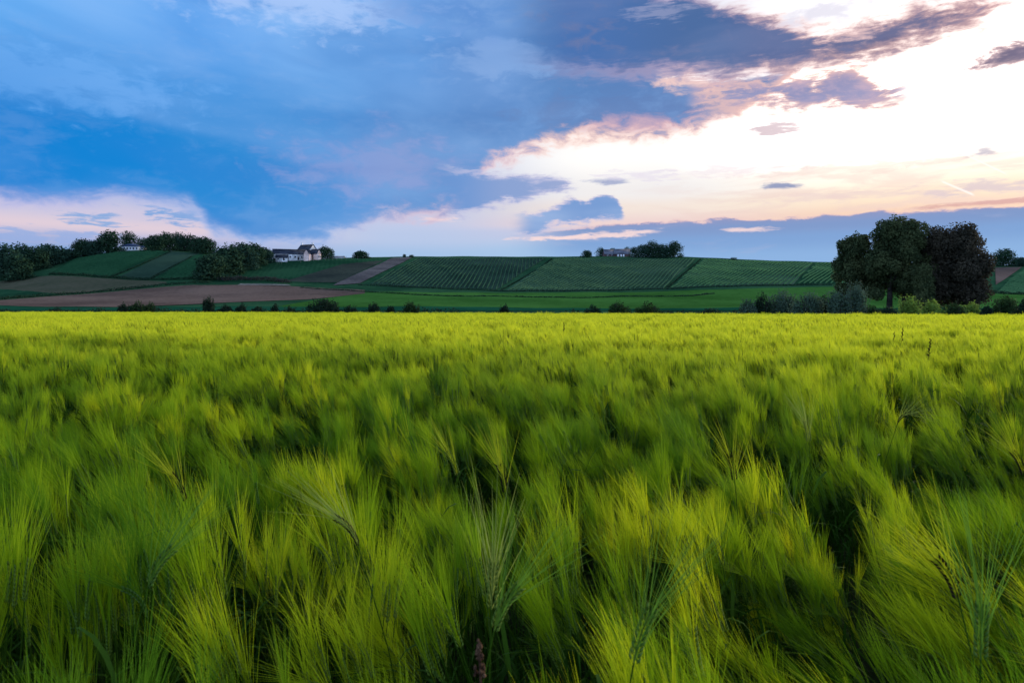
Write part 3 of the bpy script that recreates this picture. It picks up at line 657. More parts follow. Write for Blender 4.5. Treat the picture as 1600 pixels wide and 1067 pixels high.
shrubs = [  # px, half width, top, material, wispy, label
    (193, 9, 473, FOL_SHRUB_D, .6, 'small dark shrub first of the three below the ploughed field at left'),
    (214, 12, 470, FOL_SHRUB, .2, 'bright green shrub in the middle of the left trio at the field edge'),
    (236, 13, 472, FOL_SHRUB, .5, 'loose green shrub at the right of the left trio at the field edge'),
    (90, 14, 480, FOL_SHRUB_D, 0, 'very low dark shrub at the field edge far left'),
    (326, 10, 464, FOL_SHRUB_D, 1.0, 'tall sprigged shrub with thin shoots at the left of a shrub row'),
    (352, 13, 475, FOL_SHRUB_D, 0, 'flat dark shrub next to the sprigged shrub'),
    (379, 11, 473, FOL_SHRUB_D, 0, 'squarish dark shrub third in the left shrub row'),
    (404, 14, 479, FOL_SHRUB_D, .6, 'thin low shrub between the squarish shrub and the pointed one'),
    (430, 7, 474, FOL_SHRUB_D, .3, 'small pointed shrub below the farmhouse hill'),
    (452, 10, 479, FOL_SHRUB_D, .5, 'faint low shrub just left of the wide feathery shrub'),
    (503, 27, 466, FOL_SHRUB_D, 1.2, 'wide feathery dark shrub in front of the ploughed strip'),
    (545, 14, 477, FOL_SHRUB_D, .6, 'low straggling shrub right of the wide feathery shrub'),
    (585, 9, 472, FOL_SHRUB_D, .8, 'small upright shrub below the grey ploughed strip'),
    (611, 9, 478, FOL_SHRUB_D, .2, 'low dark shrub right of the small upright shrub'),
    (643, 15, 473, FOL_SHRUB, 1.0, 'thin pale wispy shrub in the middle left of the field edge'),
    (790, 10, 475, FOL_SHRUB_D, .2, 'single small dark shrub standing alone at mid field edge'),
    (926, 14, 475, FOL_SHRUB_D, 0, 'smallest and darkest of the three round shrubs'),
    (966, 24, 469, FOL_SHRUB, 0, 'biggest domed shrub in the middle of the three round shrubs'),
    (1012, 22, 471, FOL_SHRUB, 0, 'flatter domed shrub at the right of the three round shrubs'),
    (1112, 30, 482, FOL_SHRUB_D, 0, 'long low dark shrub between round shrubs and grey thicket'),
    (1168, 14, 468, FOL_SAGE, 1.2, 'thin wispy grey shrub at the left end of the thicket'),
    (1193, 14, 457, FOL_SHRUB_D, .3, 'dark upright shrub near the left end of the thicket'),
    (1225, 26, 452, FOL_SAGE, .9, 'big grey green shrub in the left part of the thicket'),
    (1262, 26, 456, FOL_SAGE, .9, 'grey green shrub in the middle of the thicket'),
    (1286, 20, 461, FOL_SHRUB_D, .3, 'dark shrub in front of the middle of the thicket'),
    (1308, 22, 452, FOL_SAGE, .9, 'pale soft shrub left of the tallest willow like shrub'),
    (1336, 21, 440, FOL_SAGE, 1.3, 'tallest pale willow like shrub under the left grove tree'),
    (1362, 22, 477, FOL_SHRUB, 0, 'low green shrub at the foot of the grove trunks, left side'),
    (1388, 16, 479, FOL_SHRUB_D, .2, 'small low shrub right in front of the forked grove trunk'),
    (1421, 22, 463, FOL_LIME, .4, 'brightest yellow green shrub in front of the grove'),
    (1458, 20, 468, FOL_LIME, .1, 'second yellow green shrub in front of the copper leaved tree'),
    (1490, 22, 472, FOL_SHRUB, .1, 'rounded mid green shrub below the copper leaved tree'),
    (1520, 20, 471, FOL_LIME, .1, 'lower yellow green shrub at the right end of the grove'),
    (1543, 14, 477, FOL_SHRUB_D, 0, 'small dark shrub in the gap right of the grove'),
    (1576, 28, 462, FOL_SHRUB, .4, 'broad green shrub below the right hand vineyard'),
    (1604, 18, 466, FOL_SHRUB_D, .2, 'dark shrub cut by the right edge of the view'),
]
for k, (px, hw, yt, mc, wi, lb) in enumerate(shrubs):
    make_shrub('shrub', lb, px, hw, yt, mc, wi, n=int(500+hw*110), off=3+(k*7 % 5), seed=k, leaf=0.10 if px > 700 else 0.12)

def make_hedge(label, line, h, w, mcrown, per_m=26, leaf=0.30, seed=0, fixed_d=None, step=1.0, cat='hedge'):
    r = np.random.default_rng(5000+seed)
    pts = resample(line, 60); W3 = np.array([gpp(x, y) for x, y in pts] if fixed_d is None else [gp(x, fixed_d(x)) for x, y in pts])
    s = np.r_[0, np.cumsum(np.linalg.norm(np.diff(W3, axis=0), axis=1))]; n = int(s[-1]*per_m); t = r.uniform(0, s[-1], n)
    c = np.c_[np.interp(t, s, W3[:,0]), np.interp(t, s, W3[:,1])]
    hh = h*(0.65+0.55*(0.5+0.5*wob(t, t*0+3.3*seed, 0.11, seed)))*(0.85+0.3*(0.5+0.5*wob(t, t*0, 0.5, seed+9)))
    g = ground(c[:,0], c[:,1]); v = r.random(n)**0.7; wd = w*(1-0.5*v)
    P = np.c_[c[:,0]+r.normal(0, 0.35, n)*wd, c[:,1]+r.normal(0, 0.35, n)*wd, g+v*hh]
    vv, q = quads_leaf(P, r.normal(size=P.shape)+np.array((0, 0, 0.4)), leaf*(0.6+0.8*r.random(n)), 0.6)
    tag(MB().add(vv, q).build('hedge', mcrown), label, cat)
make_hedge('thin dark hedge under the vineyard of the white house', [(76, 429.5), (120, 432), (172, 435), (235, 438.5), (316, 437)], 1.5, 1.6, FOL_DARK, seed=1)
make_hedge('long dark hedge between the brown green field and the ploughed field', [(-40, 471), (0, 469), (120, 460), (215, 451), (300, 443.5), (330, 443)], 1.3, 1.8, FOL_DARK, seed=2)
make_hedge('dark boundary hedge climbing beside the vineyard of the white house', [(266, 394.3), (230, 410), (172, 434)], 0.6, 1.4, FOL_DARK, seed=3)
make_hedge('dark hedge climbing left of the small striped vineyard', [(300, 402), (232, 437)], 0.6, 1.3, FOL_DARK, seed=4)
make_hedge('scrubby bank of bushes below the farmhouse slope', [(345, 440), (380, 438), (430, 440), (450, 443)], 2.2, 5.0, mat_foliage('scrub leaves', (0.030, 0.034, 0.030), (0.060, 0.060, 0.050), 0.2, 0.3), per_m=60, seed=5)
make_hedge('dark hedge line along the top of the valley meadow', [(470, 450), (560, 456), (700, 463), (900, 465.5), (1080, 464), (1115, 460)], 0.55, 1.4, FOL_DARK, seed=6)
make_hedge('hedge line under the vineyards in the middle of the hill', [(560, 446.5), (660, 450), (780, 454.5), (900, 455), (1040, 452.5), (1110, 449), (1300, 445)], 0.55, 1.4, FOL_TEAL, seed=7)
make_hedge('dark diagonal hedge between the two middle vineyards', [(782, 453), (812, 438), (842, 421), (862, 405)], 0.55, 0.9, FOL_DARK, seed=8)
make_hedge('dark diagonal hedge between the slant rowed and the greener vineyard', [(1043, 450), (1072, 425), (1094, 405.5)], 0.55, 0.9, FOL_DARK, seed=9)
make_hedge('hedge below the vineyard at the right edge of the view', [(1545, 459), (1600, 461.5), (1670, 463)], 1.6, 2.0, FOL_DARK, seed=10)
make_hedge('dark leafy strip for the shaded ditch all along behind the far edge of the barley', [(-60, 480), (1160, 480)], 1.25, 1.6, FOL_SHRUB_D, per_m=60, leaf=0.16, seed=11, fixed_d=lambda x: float(edge_y(x))+9)  # leaf strip put in as the dark band of the ditch's shade

# ------------------------------------------------------------------ houses
W_WHITE = mat_soil('white render', (0.80, 0.80, 0.80), (0.88, 0.88, 0.87), 0.3, 2.0)
W_PALE = mat_soil('pale limewashed wall', (0.60, 0.59, 0.57), (0.74, 0.72, 0.69), 0.25, 1.5)
W_PINK = mat_soil('rosy limewashed wall', (0.72, 0.50, 0.42), (0.82, 0.60, 0.50), 0.25, 1.5)
W_BRICK = mat_soil('dark brick wall', (0.090, 0.060, 0.060), (0.130, 0.085, 0.080), 0.3, 3.0)
R_SLATE = mat_soil('slate roof', (0.028, 0.034, 0.048), (0.045, 0.052, 0.068), 0.3, 2.5)
R_BLUE = mat_soil('blue slate roof', (0.040, 0.060, 0.110), (0.060, 0.085, 0.140), 0.3, 2.5)
R_GREY = mat_soil('grey tiled roof', (0.100, 0.105, 0.130), (0.140, 0.145, 0.170), 0.3, 2.5)
GLASS = mat('window glass', (0.02, 0.025, 0.03), 0.08, 0.6)
FRAME = mat('white paint', (0.75, 0.75, 0.74), 0.5, 0.3)
DOOR = mat('dark door paint and opening shade', (0.03, 0.028, 0.026), 0.6, 0.2)

def block(root, c, L, D, he, hr, rz, wall, roof, wins=(), doors=(), chim=(), hip=False, panes=GLASS, deep=3.0):
    """one wing of a house: centre c on the ground, ridge along its own x; windows are (along, sill, w, h, side)"""
    cs, sn = math.cos(rz), math.sin(rz); c = np.array(c, float)
    tf = lambda v: np.c_[np.asarray(v)[:,0]*cs-np.asarray(v)[:,1]*sn, np.asarray(v)[:,0]*sn+np.asarray(v)[:,1]*cs, np.asarray(v)[:,2]]+c
    x, y = L/2, D/2; b = MB()
    v = [(-x,-y,-deep),(x,-y,-deep),(x,y,-deep),(-x,y,-deep),(-x,-y,he),(x,-y,he),(x,y,he),(-x,y,he)]
    q = [(0,1,5,4),(1,2,6,5),(2,3,7,6),(3,0,4,7)]; t = []
    if not hip: v += [(-x,0,hr-0.03),(x,0,hr-0.03)]; t = [(4,8,7),(5,6,9)]
    b.add(tf(v), q, t); b.build('wall', wall, root)
    o = 0.35; th = 0.22; sl = (hr-he)/y; rb = MB()
    if hip:
        k = min(x-0.2, y*1.0)
        lo = [(-x-o,-y-o,he-0.05),(x+o,-y-o,he-0.05),(x+o,y+o,he-0.05),(-x-o,y+o,he-0.05)]
        rb.add(tf(lo+[(p[0],p[1],p[2]+th) for p in lo]+[(-x+k,0,hr),(x-k,0,hr)]), [(0,3,2,1),(0,1,5,4),(1,2,6,5),(2,3,7,6),(3,0,4,7),(4,5,9,8),(6,7,8,9)], [(5,6,9),(7,4,8)])
    else:
        for sg in (-1, 1):
            e = (y+o)*sg; ez = he-o*sl
            p = [(-x-o,e,ez),(x+o,e,ez),(x+o,0,hr),(-x-o,0,hr)]
            vv = p+[(a,b_,z+th) for a, b_, z in p]
            rb.add(tf(vv), [(0,1,2,3),(4,5,6,7),(0,1,5,4),(1,2,6,5),(2,3,7,6),(3,0,4,7)])
    ro = rb.build('roof', roof, root)
    for cx in chim:
        cb = MB(); p = tf([(cx, 0, hr+0.45)])[0]; cb.box(p, (0.9, 0.7, 1.9), rz=rz); cb.box(p+np.array((0,0,0.99)), (1.05, 0.85, 0.1), rz=rz)
        cb.build('chimney', wall, ro)
    def opening(nm, a, z, w, h, side, m, fr):
        if side == 'f': p, sz, sz2 = (a, -y-0.02, z+h/2), (w, 0.08, h), (w+0.24, 0.05, h+0.24)
        elif side == 'r': p, sz, sz2 = (x+0.02, a, z+h/2), (0.08, w, h), (0.05, w+0.24, h+0.24)
        else: p, sz, sz2 = (-x-0.02, a, z+h/2), (0.08, w, h), (0.05, w+0.24, h+0.24)
        wb = MB(); wb.box(tf([p])[0], sz2, rz=rz); ob = wb.build(nm, fr, root)
        pb = MB(); pb.box(tf([p])[0], sz, rz=rz); pb.build('pane' if nm == 'window' else 'panel', m, ob)
    for (a, z, w, h, sd) in wins: opening('window', a, z, w, h, sd, panes, FRAME if wall is not W_WHITE else wall)
    for (a, z, w, h, sd) in doors: opening('door', a, z, w, h, sd, DOOR, wall)

def house_root(name, px, d, label):
    b = gp(px, d); return empty(name, b, label, 'house')
def loc(px0, d0, px, py_ground, d):
    """a wing's place relative to its house"""
    b = gp(px0, d0); x = (px-800)/F*d; return (x-b[0], d-b[1], CZ+(HZ-py_ground)/F*d-b[2])
# farmhouse
d0 = 470.0; s = d0/F
fh = house_root('farmhouse', 465, d0, 'rambling pale farmhouse with slate roofs on the crest of the hill')
block(fh, loc(465, d0, 456, 406.6, d0), 53*s/math.cos(0.32), 8.2, 9.3*s, 16.6*s, 0.30, W_PALE, R_SLATE, wins=[(-1.0, 1.4, 1.0, 1.2, 'f'), (2.2, 1.4, 1.0, 1.2, 'f'), (6.4, 1.4, 1.0, 1.2, 'f'), (9.2, 1.4, 1.0, 1.2, 'f')], doors=[(4.3, 0, 1.1, 2.1, 'f')])
block(fh, loc(465, d0, 440.5, 407.4, d0-9), 17*s, 6.5, 4.2*s, 8.8*s, 0.22, W_PALE, R_SLATE, wins=[(-2, 0.6, 0.8, 0.8, 'f')], doors=[(1.6, 0, 1.0, 1.7, 'f')])
block(fh, loc(465, d0, 480, 404.5, d0+14), 24*s, 9.0, 13.0*s, 22.5*s, -0.40, W_PALE, R_SLATE, wins=[(-2.2, 3.6, 1.0, 1.4, 'r'), (1.6, 3.6, 1.0, 1.4, 'r'), (-2, 3.2, 0.9, 1.4, 'f')], chim=(-4.6, 4.6))
block(fh, loc(465, d0, 481.5, 405.4, d0-5), 9.0, 7.5*s, 9.0*s, 14.6*s, math.pi/2, W_PINK, R_SLATE, deep=3)
block(fh, loc(465, d0, 493, 404.6, d0+1), 16*s, 8*s, 8.5*s, 14.8*s, -0.55, W_PINK, R_SLATE, wins=[(-0.7, 1.0, 0.8, 1.3, 'r'), (0.9, 1.0, 0.8, 1.3, 'r'), (0.1, 3.4, 0.7, 0.9, 'r')], doors=[(-1.4, -0.3, 2.4, 1.7, 'f')])  # wide front panel: shade of the open carport painted as a dark sheet
# white house
d1 = 492.0; s1 = d1/F
wh = house_root('white_house', 208, d1, 'low white house with a hipped blue slate roof among hilltop trees')
block(wh, loc(208, d1, 206, 392.3, d1), 28*s1, 8.5, 6.4*s1, 11.2*s1, 0.08, W_WHITE, R_BLUE, wins=[(-4.9, 0.9, 0.9, 1.3, 'f'), (-3.2, 0.9, 0.9, 1.3, 'f'), (-1.2, 0.9, 0.9, 1.3, 'f'), (1.0, 0.9, 0.9, 1.3, 'f'), (3.0, 0.9, 0.9, 1.3, 'f'), (5.2, 0.9, 0.9, 1.3, 'f')], hip=True)
block(wh, loc(208, d1, 223.5, 391.9, d1+2.5), 8*s1, 6.0, 4.6*s1, 7.6*s1, 0.08, W_WHITE, R_BLUE, wins=[(0.6, 0.7, 0.8, 1.0, 'f')], hip=True)
ob = house_root('outbuilding', 181.5, 484, 'tiny white outbuilding with a dark roof just left of the white house'); ob['category'] = 'shed'
block(ob, loc(181.5, 484, 181.5, 394.2, 484), 7*s1, 2.6, 3.4*s1, 5.0*s1, 0.1, W_WHITE, R_BLUE, doors=[(0.5, 0, 0.9, 1.3, 'f')])
# dark roofed house on the middle of the crest
d2 = 566.0; s2 = d2/F
mh = house_root('dark_roofed_house', 964, d2, 'long brick house with dark grey roof and three bright openings')
block(mh, loc(964, d2, 951.5, 402.8, d2+1.0), 17*s2, 8.0, 5.2*s2, 12.6*s2, 0.10, W_BRICK, R_GREY, wins=[(-1.8, 0.8, 0.9, 1.2, 'f'), (1.8, 0.8, 0.9, 1.2, 'f')])
block(mh, loc(964, d2, 972, 402.8, d2), 25*s2, 8.5, 5.6*s2, 13.4*s2, -0.18, W_BRICK, R_GREY, wins=[(-3.0, 0.35, 1.15, 2.0, 'f'), (-0.6, 0.35, 1.15, 2.0, 'f'), (1.4, 0.35, 1.15, 2.0, 'f'), (0, 1.0, 0.9, 1.1, 'r')], panes=mat('white blind', (0.8, 0.8, 0.82), 0.4, 0.4))
sb = house_root('low_shed', 528, 484, 'low pale roof just showing over the crest right of the farmhouse'); sb['category'] = 'shed'
block(sb, loc(528, 484, 528, 405, 486), 20*s, 5.0, 2.6*s, 4.6*s, -0.05, W_PALE, mat_soil('weathered sheet roof', (0.16, 0.17, 0.19), (0.22, 0.23, 0.25), 0.4, 2.0))
# vineyard posts by the farm
POST = mat_soil('weathered post wood', (0.11, 0.12, 0.11), (0.17, 0.17, 0.15), 2.0, 9.0)
post_me = MB().tube([(0, 0, -0.3), (0, 0, 1.0), (0.02, 0, 2.5)], [0.09, 0.085, 0.08], 6).mesh('vineyard_post', POST)
for k, (px, py) in enumerate([(433, 412.5), (436.5, 413), (440, 412), (447, 411), (470, 410), (482, 408.5), (490, 408), (497, 407.5), (503, 407.3), (509, 407), (514, 406.8), (520, 406.6), (526, 406.4), (533, 406), (541, 405.6), (550, 405.2), (559, 405)]):
    o = bpy.data.objects.new('vineyard_post', post_me); COL.objects.link(o); o.location = gpp(px, py); o.rotation_euler = (0, 0.03*math.sin(k*7), k)
    tag(o, 'thin grey wooden vineyard post on the slope below the farmhouse', 'post', 'vineyard posts below the farmhouse')

# ------------------------------------------------------------------ barley
def mat_barley(name, stops, trans, rough=0.7, spec=0.08, far=None):
    """a crop colour that changes from plant to plant and, in broad drifts, over the field"""
    def bd(N, b):
        g = N.n.new('ShaderNodeNewGeometry'); oi = N.n.new('ShaderNodeObjectInfo')
        p = g.outputs['Position']
        f = N.m('ADD', N.m('MULTIPLY', oi.outputs['Random'], 0.6), N.m('MULTIPLY', N.ss(N.noise(p, 0.55, 4, 0.6), 0.34, 0.66), 0.4))
        c = N.ramp(f, stops, 'LINEAR')
        if far:                                              # yellower crop with distance; near dimness and brighter far tips painted into the colour
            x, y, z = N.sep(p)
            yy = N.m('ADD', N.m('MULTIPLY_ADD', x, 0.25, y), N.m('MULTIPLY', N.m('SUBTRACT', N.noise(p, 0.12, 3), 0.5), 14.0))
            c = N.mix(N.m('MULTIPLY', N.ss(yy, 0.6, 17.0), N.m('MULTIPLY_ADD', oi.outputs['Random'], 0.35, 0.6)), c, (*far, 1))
        N.put(b.inputs['Base Color'], c)
        tr = N.n.new('ShaderNodeBsdfTranslucent'); N.put(tr.inputs[0], c)
        mx = N.n.new('ShaderNodeMixShader'); mx.inputs[0].default_value = trans
        N.l.new(b.outputs[0], mx.inputs[1]); N.l.new(tr.outputs[0], mx.inputs[2]); N.l.new(mx.outputs[0], N.n['Material Output'].inputs[0])
    return mat(name, stops[0][1], rough, spec, bd)
B_STEM = mat_barley('barley stem', [(0.0, (0.018, 0.058, 0.003)), (0.5, (0.030, 0.080, 0.003)), (1.0, (0.048, 0.092, 0.004))], 0.25)
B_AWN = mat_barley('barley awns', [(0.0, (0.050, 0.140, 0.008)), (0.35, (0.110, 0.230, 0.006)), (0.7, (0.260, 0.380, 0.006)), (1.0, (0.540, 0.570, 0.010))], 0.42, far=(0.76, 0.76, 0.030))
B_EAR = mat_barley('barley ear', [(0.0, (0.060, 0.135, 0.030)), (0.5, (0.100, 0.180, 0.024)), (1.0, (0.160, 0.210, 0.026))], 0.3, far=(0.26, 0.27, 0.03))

def unit(v): return v/(np.linalg.norm(v)+1e-9)
def barley_plant(b, r, base, lean, bend, h, awns=26, aw=0.0011, alen=0.145, detail=2, spread=0.30, wmul=1.0):
    """stem, leaf blades, ear and awns of one plant added to b (0 stem, 1 awn, 2 ear). lean: horizontal offset of the top; bend: ear angle"""
    bs, bw, be = b if isinstance(b, tuple) else (b, b, b)       # stem, awns and ear go to one mesh or to three
    az = math.atan2(lean[1], lean[0]) if (lean[0] or lean[1]) else r.uniform(0, 6.28)
    ln = math.hypot(*lean); base = np.array(base, float)
    t = np.linspace(0, 1, 5 if detail == 2 else 3)
    stem = np.c_[base[0]+lean[0]*t**2, base[1]+lean[1]*t**2, base[2]+h*t-0.25*ln*t**2]
    sd = unit(np.array((-math.sin(az), math.cos(az), 0)))
    if detail == 2: bs.tube(stem, np.linspace(0.0020, 0.0013, len(t)), 3, 0)
    else: bs.ribbon(stem, np.full(len(t), 0.005*wmul), unit(np.array((1, 0.3*r.normal(), 0))), 0)
    for k in range(3 if detail == 2 else 2):                     # leaf blades
        s = (0.30+0.22*k+0.05*r.normal()) if detail == 2 else (0.45+0.25*k)
        p0 = base+np.array((lean[0]*s*s, lean[1]*s*s, h*s)); a = r.uniform(0, 6.28); L = r.uniform(0.16, 0.30); dr = np.array((math.cos(a), math.sin(a), 0))
        q = np.linspace(0, 1, 5 if detail == 2 else 3)
        path = p0+dr*(L*0.62*q**1.2)[:,None]+np.array((0, 0, 1.0))*(L*0.85*q-L*0.62*q**2.4*r.uniform(0.5, 1.4))[:,None]
        bs.ribbon(path, 0.010*wmul*np.array([0.7, 1.0, 0.85, 0.5, 0.05] if detail == 2 else [0.8, 1.0, 0.1]), np.array((-dr[1], dr[0], 0)), 0)
    top = stem[-1]; hd = np.array((math.cos(az), math.sin(az), 0.0)); up = np.array((0, 0, 1.0))
    b0 = math.atan2(2*ln, h); EL = 0.075
    n = 10 if detail == 2 else 4
    axis = []; p = top.copy(); ang = b0
    for k in range(n+1):
        axis.append(p.copy()); ang = b0+(bend-b0)*(k/n); p = p+(hd*math.sin(ang)+up*math.cos(ang))*EL/n
    axis = np.array(axis); ed = unit(axis[-1]-axis[-2])
    side = unit(np.cross(ed, np.array((0.3, 1.0, 0.2)) if abs(ed[1]) < 0.9 else up)); other = unit(np.cross(ed, side))
    if detail == 2:
        be.tube(axis, 0.0012, 3, 2 if be is bs else 0)
        for k in range(n):
            for sg in (-1, 1):
                c = axis[k]+sg*side*0.0040; tip = c+unit(axis[min(k+1, n)]-axis[k]+sg*side*0.002)*0.0125+sg*side*0.0016; m = c*0.55+tip*0.45
                w1, w2 = side*0.0025, other*0.0025
                be.add(np.array([c, m+w1, m+w2, m-w1, m-w2, tip]), None, [(0,1,2),(0,2,3),(0,3,4),(0,4,1),(5,2,1),(5,3,2),(5,4,3),(5,1,4)], 2 if be is bs else 0)
    else:
        be.ribbon(np.array([axis[0], axis[len(axis)//2], axis[-1]]), np.array((0.006, 0.011, 0.004))*wmul**0.5, side, 2)
        be.ribbon(np.array([axis[0], axis[len(axis)//2], axis[-1]]), np.array((0.006, 0.011, 0.004))*wmul**0.5, other, 2)
    ns = 4 if detail == 2 else 3
    V, Q = [], []; q = np.linspace(0, 1, ns)
    for k in range(awns):
        fr_ = (k+0.5)/awns; i = int(fr_*(n-0.01)); a = r.uniform(0, 6.28)
        o_ = side*math.cos(a)*1.15+other*math.sin(a)*0.8; sp = spread*(0.25+0.75*r.random())
        d0_ = unit(axis[i+1]-axis[i]); dr = unit(d0_+o_*sp); L = alen*r.uniform(0.75, 1.15)
        sag = hd*0.10*math.sin(min(bend, 1.5))-up*0.05
        path = axis[i]+dr*(L*q)[:,None]+(o_*0.10*sp+sag*0.6)*(L*q**2)[:,None]
        sd_ = unit(np.cross(dr, r.normal(size=3))); w = aw*np.array([1, 0.85, 0.6, 0.22] if ns == 4 else [1, 0.8, 0.25])
        v = np.empty((2*ns, 3)); v[0::2] = path-sd_*w[:,None]*0.5; v[1::2] = path+sd_*w[:,None]*0.5
        Q += [(len(V)*2*ns+2*j, len(V)*2*ns+2*j+1, len(V)*2*ns+2*j+3, len(V)*2*ns+2*j+2) for j in range(ns-1)]; V.append(v)
    bw.add(np.vstack(V), Q, m=1 if bw is bs else 0)
    return axis

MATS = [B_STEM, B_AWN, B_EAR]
def lean_draw(r, s=1.0):
    a = r.normal(math.radians(178), 0.85); l = abs(r.normal(0.07, 0.05))*s
    return (l*math.cos(a), l*math.sin(a)*0.8)
def clump(seed, n, spread, awns, aw, detail, hmean=0.66, wmul=1.0, hj=0.065):
    r = np.random.default_rng(seed); b = MB(); main = lean_draw(r)
    for k in range(n):
        p = (r.normal(0, spread), r.normal(0, spread), 0); l2 = lean_draw(r); lean = (0.85*main[0]+0.35*l2[0], 0.85*main[1]+0.35*l2[1])
        bend = min(1.7, abs(r.normal(0.28, 0.22))+(0.6 if r.random() < 0.07 else 0))
        barley_plant(b, r, p, lean, bend, hmean+r.normal(0, hj), awns, aw, 0.15*r.uniform(0.85, 1.1), detail, r.uniform(0.18, 0.36), wmul)
    return b
lib = bpy.data.collections.new('barley_plants')                 # plant shapes the field is sown with (not in the scene itself)
def lib_add(b, nm):
    o = bpy.data.objects.new(nm, b.mesh(nm, MATS)); lib.objects.link(o)
NA, NB, NC = 10, 8, 7
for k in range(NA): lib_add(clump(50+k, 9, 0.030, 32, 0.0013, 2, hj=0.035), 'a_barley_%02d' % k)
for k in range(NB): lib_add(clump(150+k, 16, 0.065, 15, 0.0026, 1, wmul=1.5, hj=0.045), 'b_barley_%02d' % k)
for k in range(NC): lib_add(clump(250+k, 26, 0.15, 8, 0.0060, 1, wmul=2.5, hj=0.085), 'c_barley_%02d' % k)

def crop_height(x, y):
    """broad waves of taller and shorter crop"""
    r = np.hypot(x, y)
    h = 0.050*wob(x, y*1.4, 0.16, 11)+0.040*wob(x, y, 0.5, 20)+0.075*wob(x, y, 1.25, 30)
    for (pts, dep, w) in DIPS:
        best = np.full(np.shape(x), 9.0)
        for (x0, y0), (x1, y1) in zip(pts[:-1], pts[1:]):
            dx, dy = x1-x0, y1-y0; t = np.clip(((x-x0)*dx+(y-y0)*dy)/(dx*dx+dy*dy), 0, 1)
            best = np.minimum(best, np.hypot(x-x0-t*dx, y-y0-t*dy))
        h = h-dep*np.exp(-(best/w)**2)
    return h
def fp(px, py): d = 0.52*F/(py-HZ); return ((px-800)/F*d, d)
DIPS = [([fp(-80, 578), fp(60, 592), fp(220, 582), fp(420, 572)], 0.34, 0.40), ([fp(420, 572), fp(600, 564), fp(760, 556)], 0.20, 0.34),
        ([fp(-60, 528), fp(200, 534), fp(420, 538)], 0.26, 0.65), ([fp(1230, 560), fp(1420, 556)], 0.14, 0.4), ([fp(1500, 612), fp(1640, 606)], 0.22, 0.26),
        ([(-60, 47), (40, 20)], 0.17, 0.6), ([(-62, 49.2), (42, 22)], 0.17, 0.6), ([(-70, 74), (50, 42)], 0.15, 0.9), ([(-72, 77), (52, 45)], 0.15, 0.9), ([(-20, 13), (14, 10)], 0.08, 0.5)]
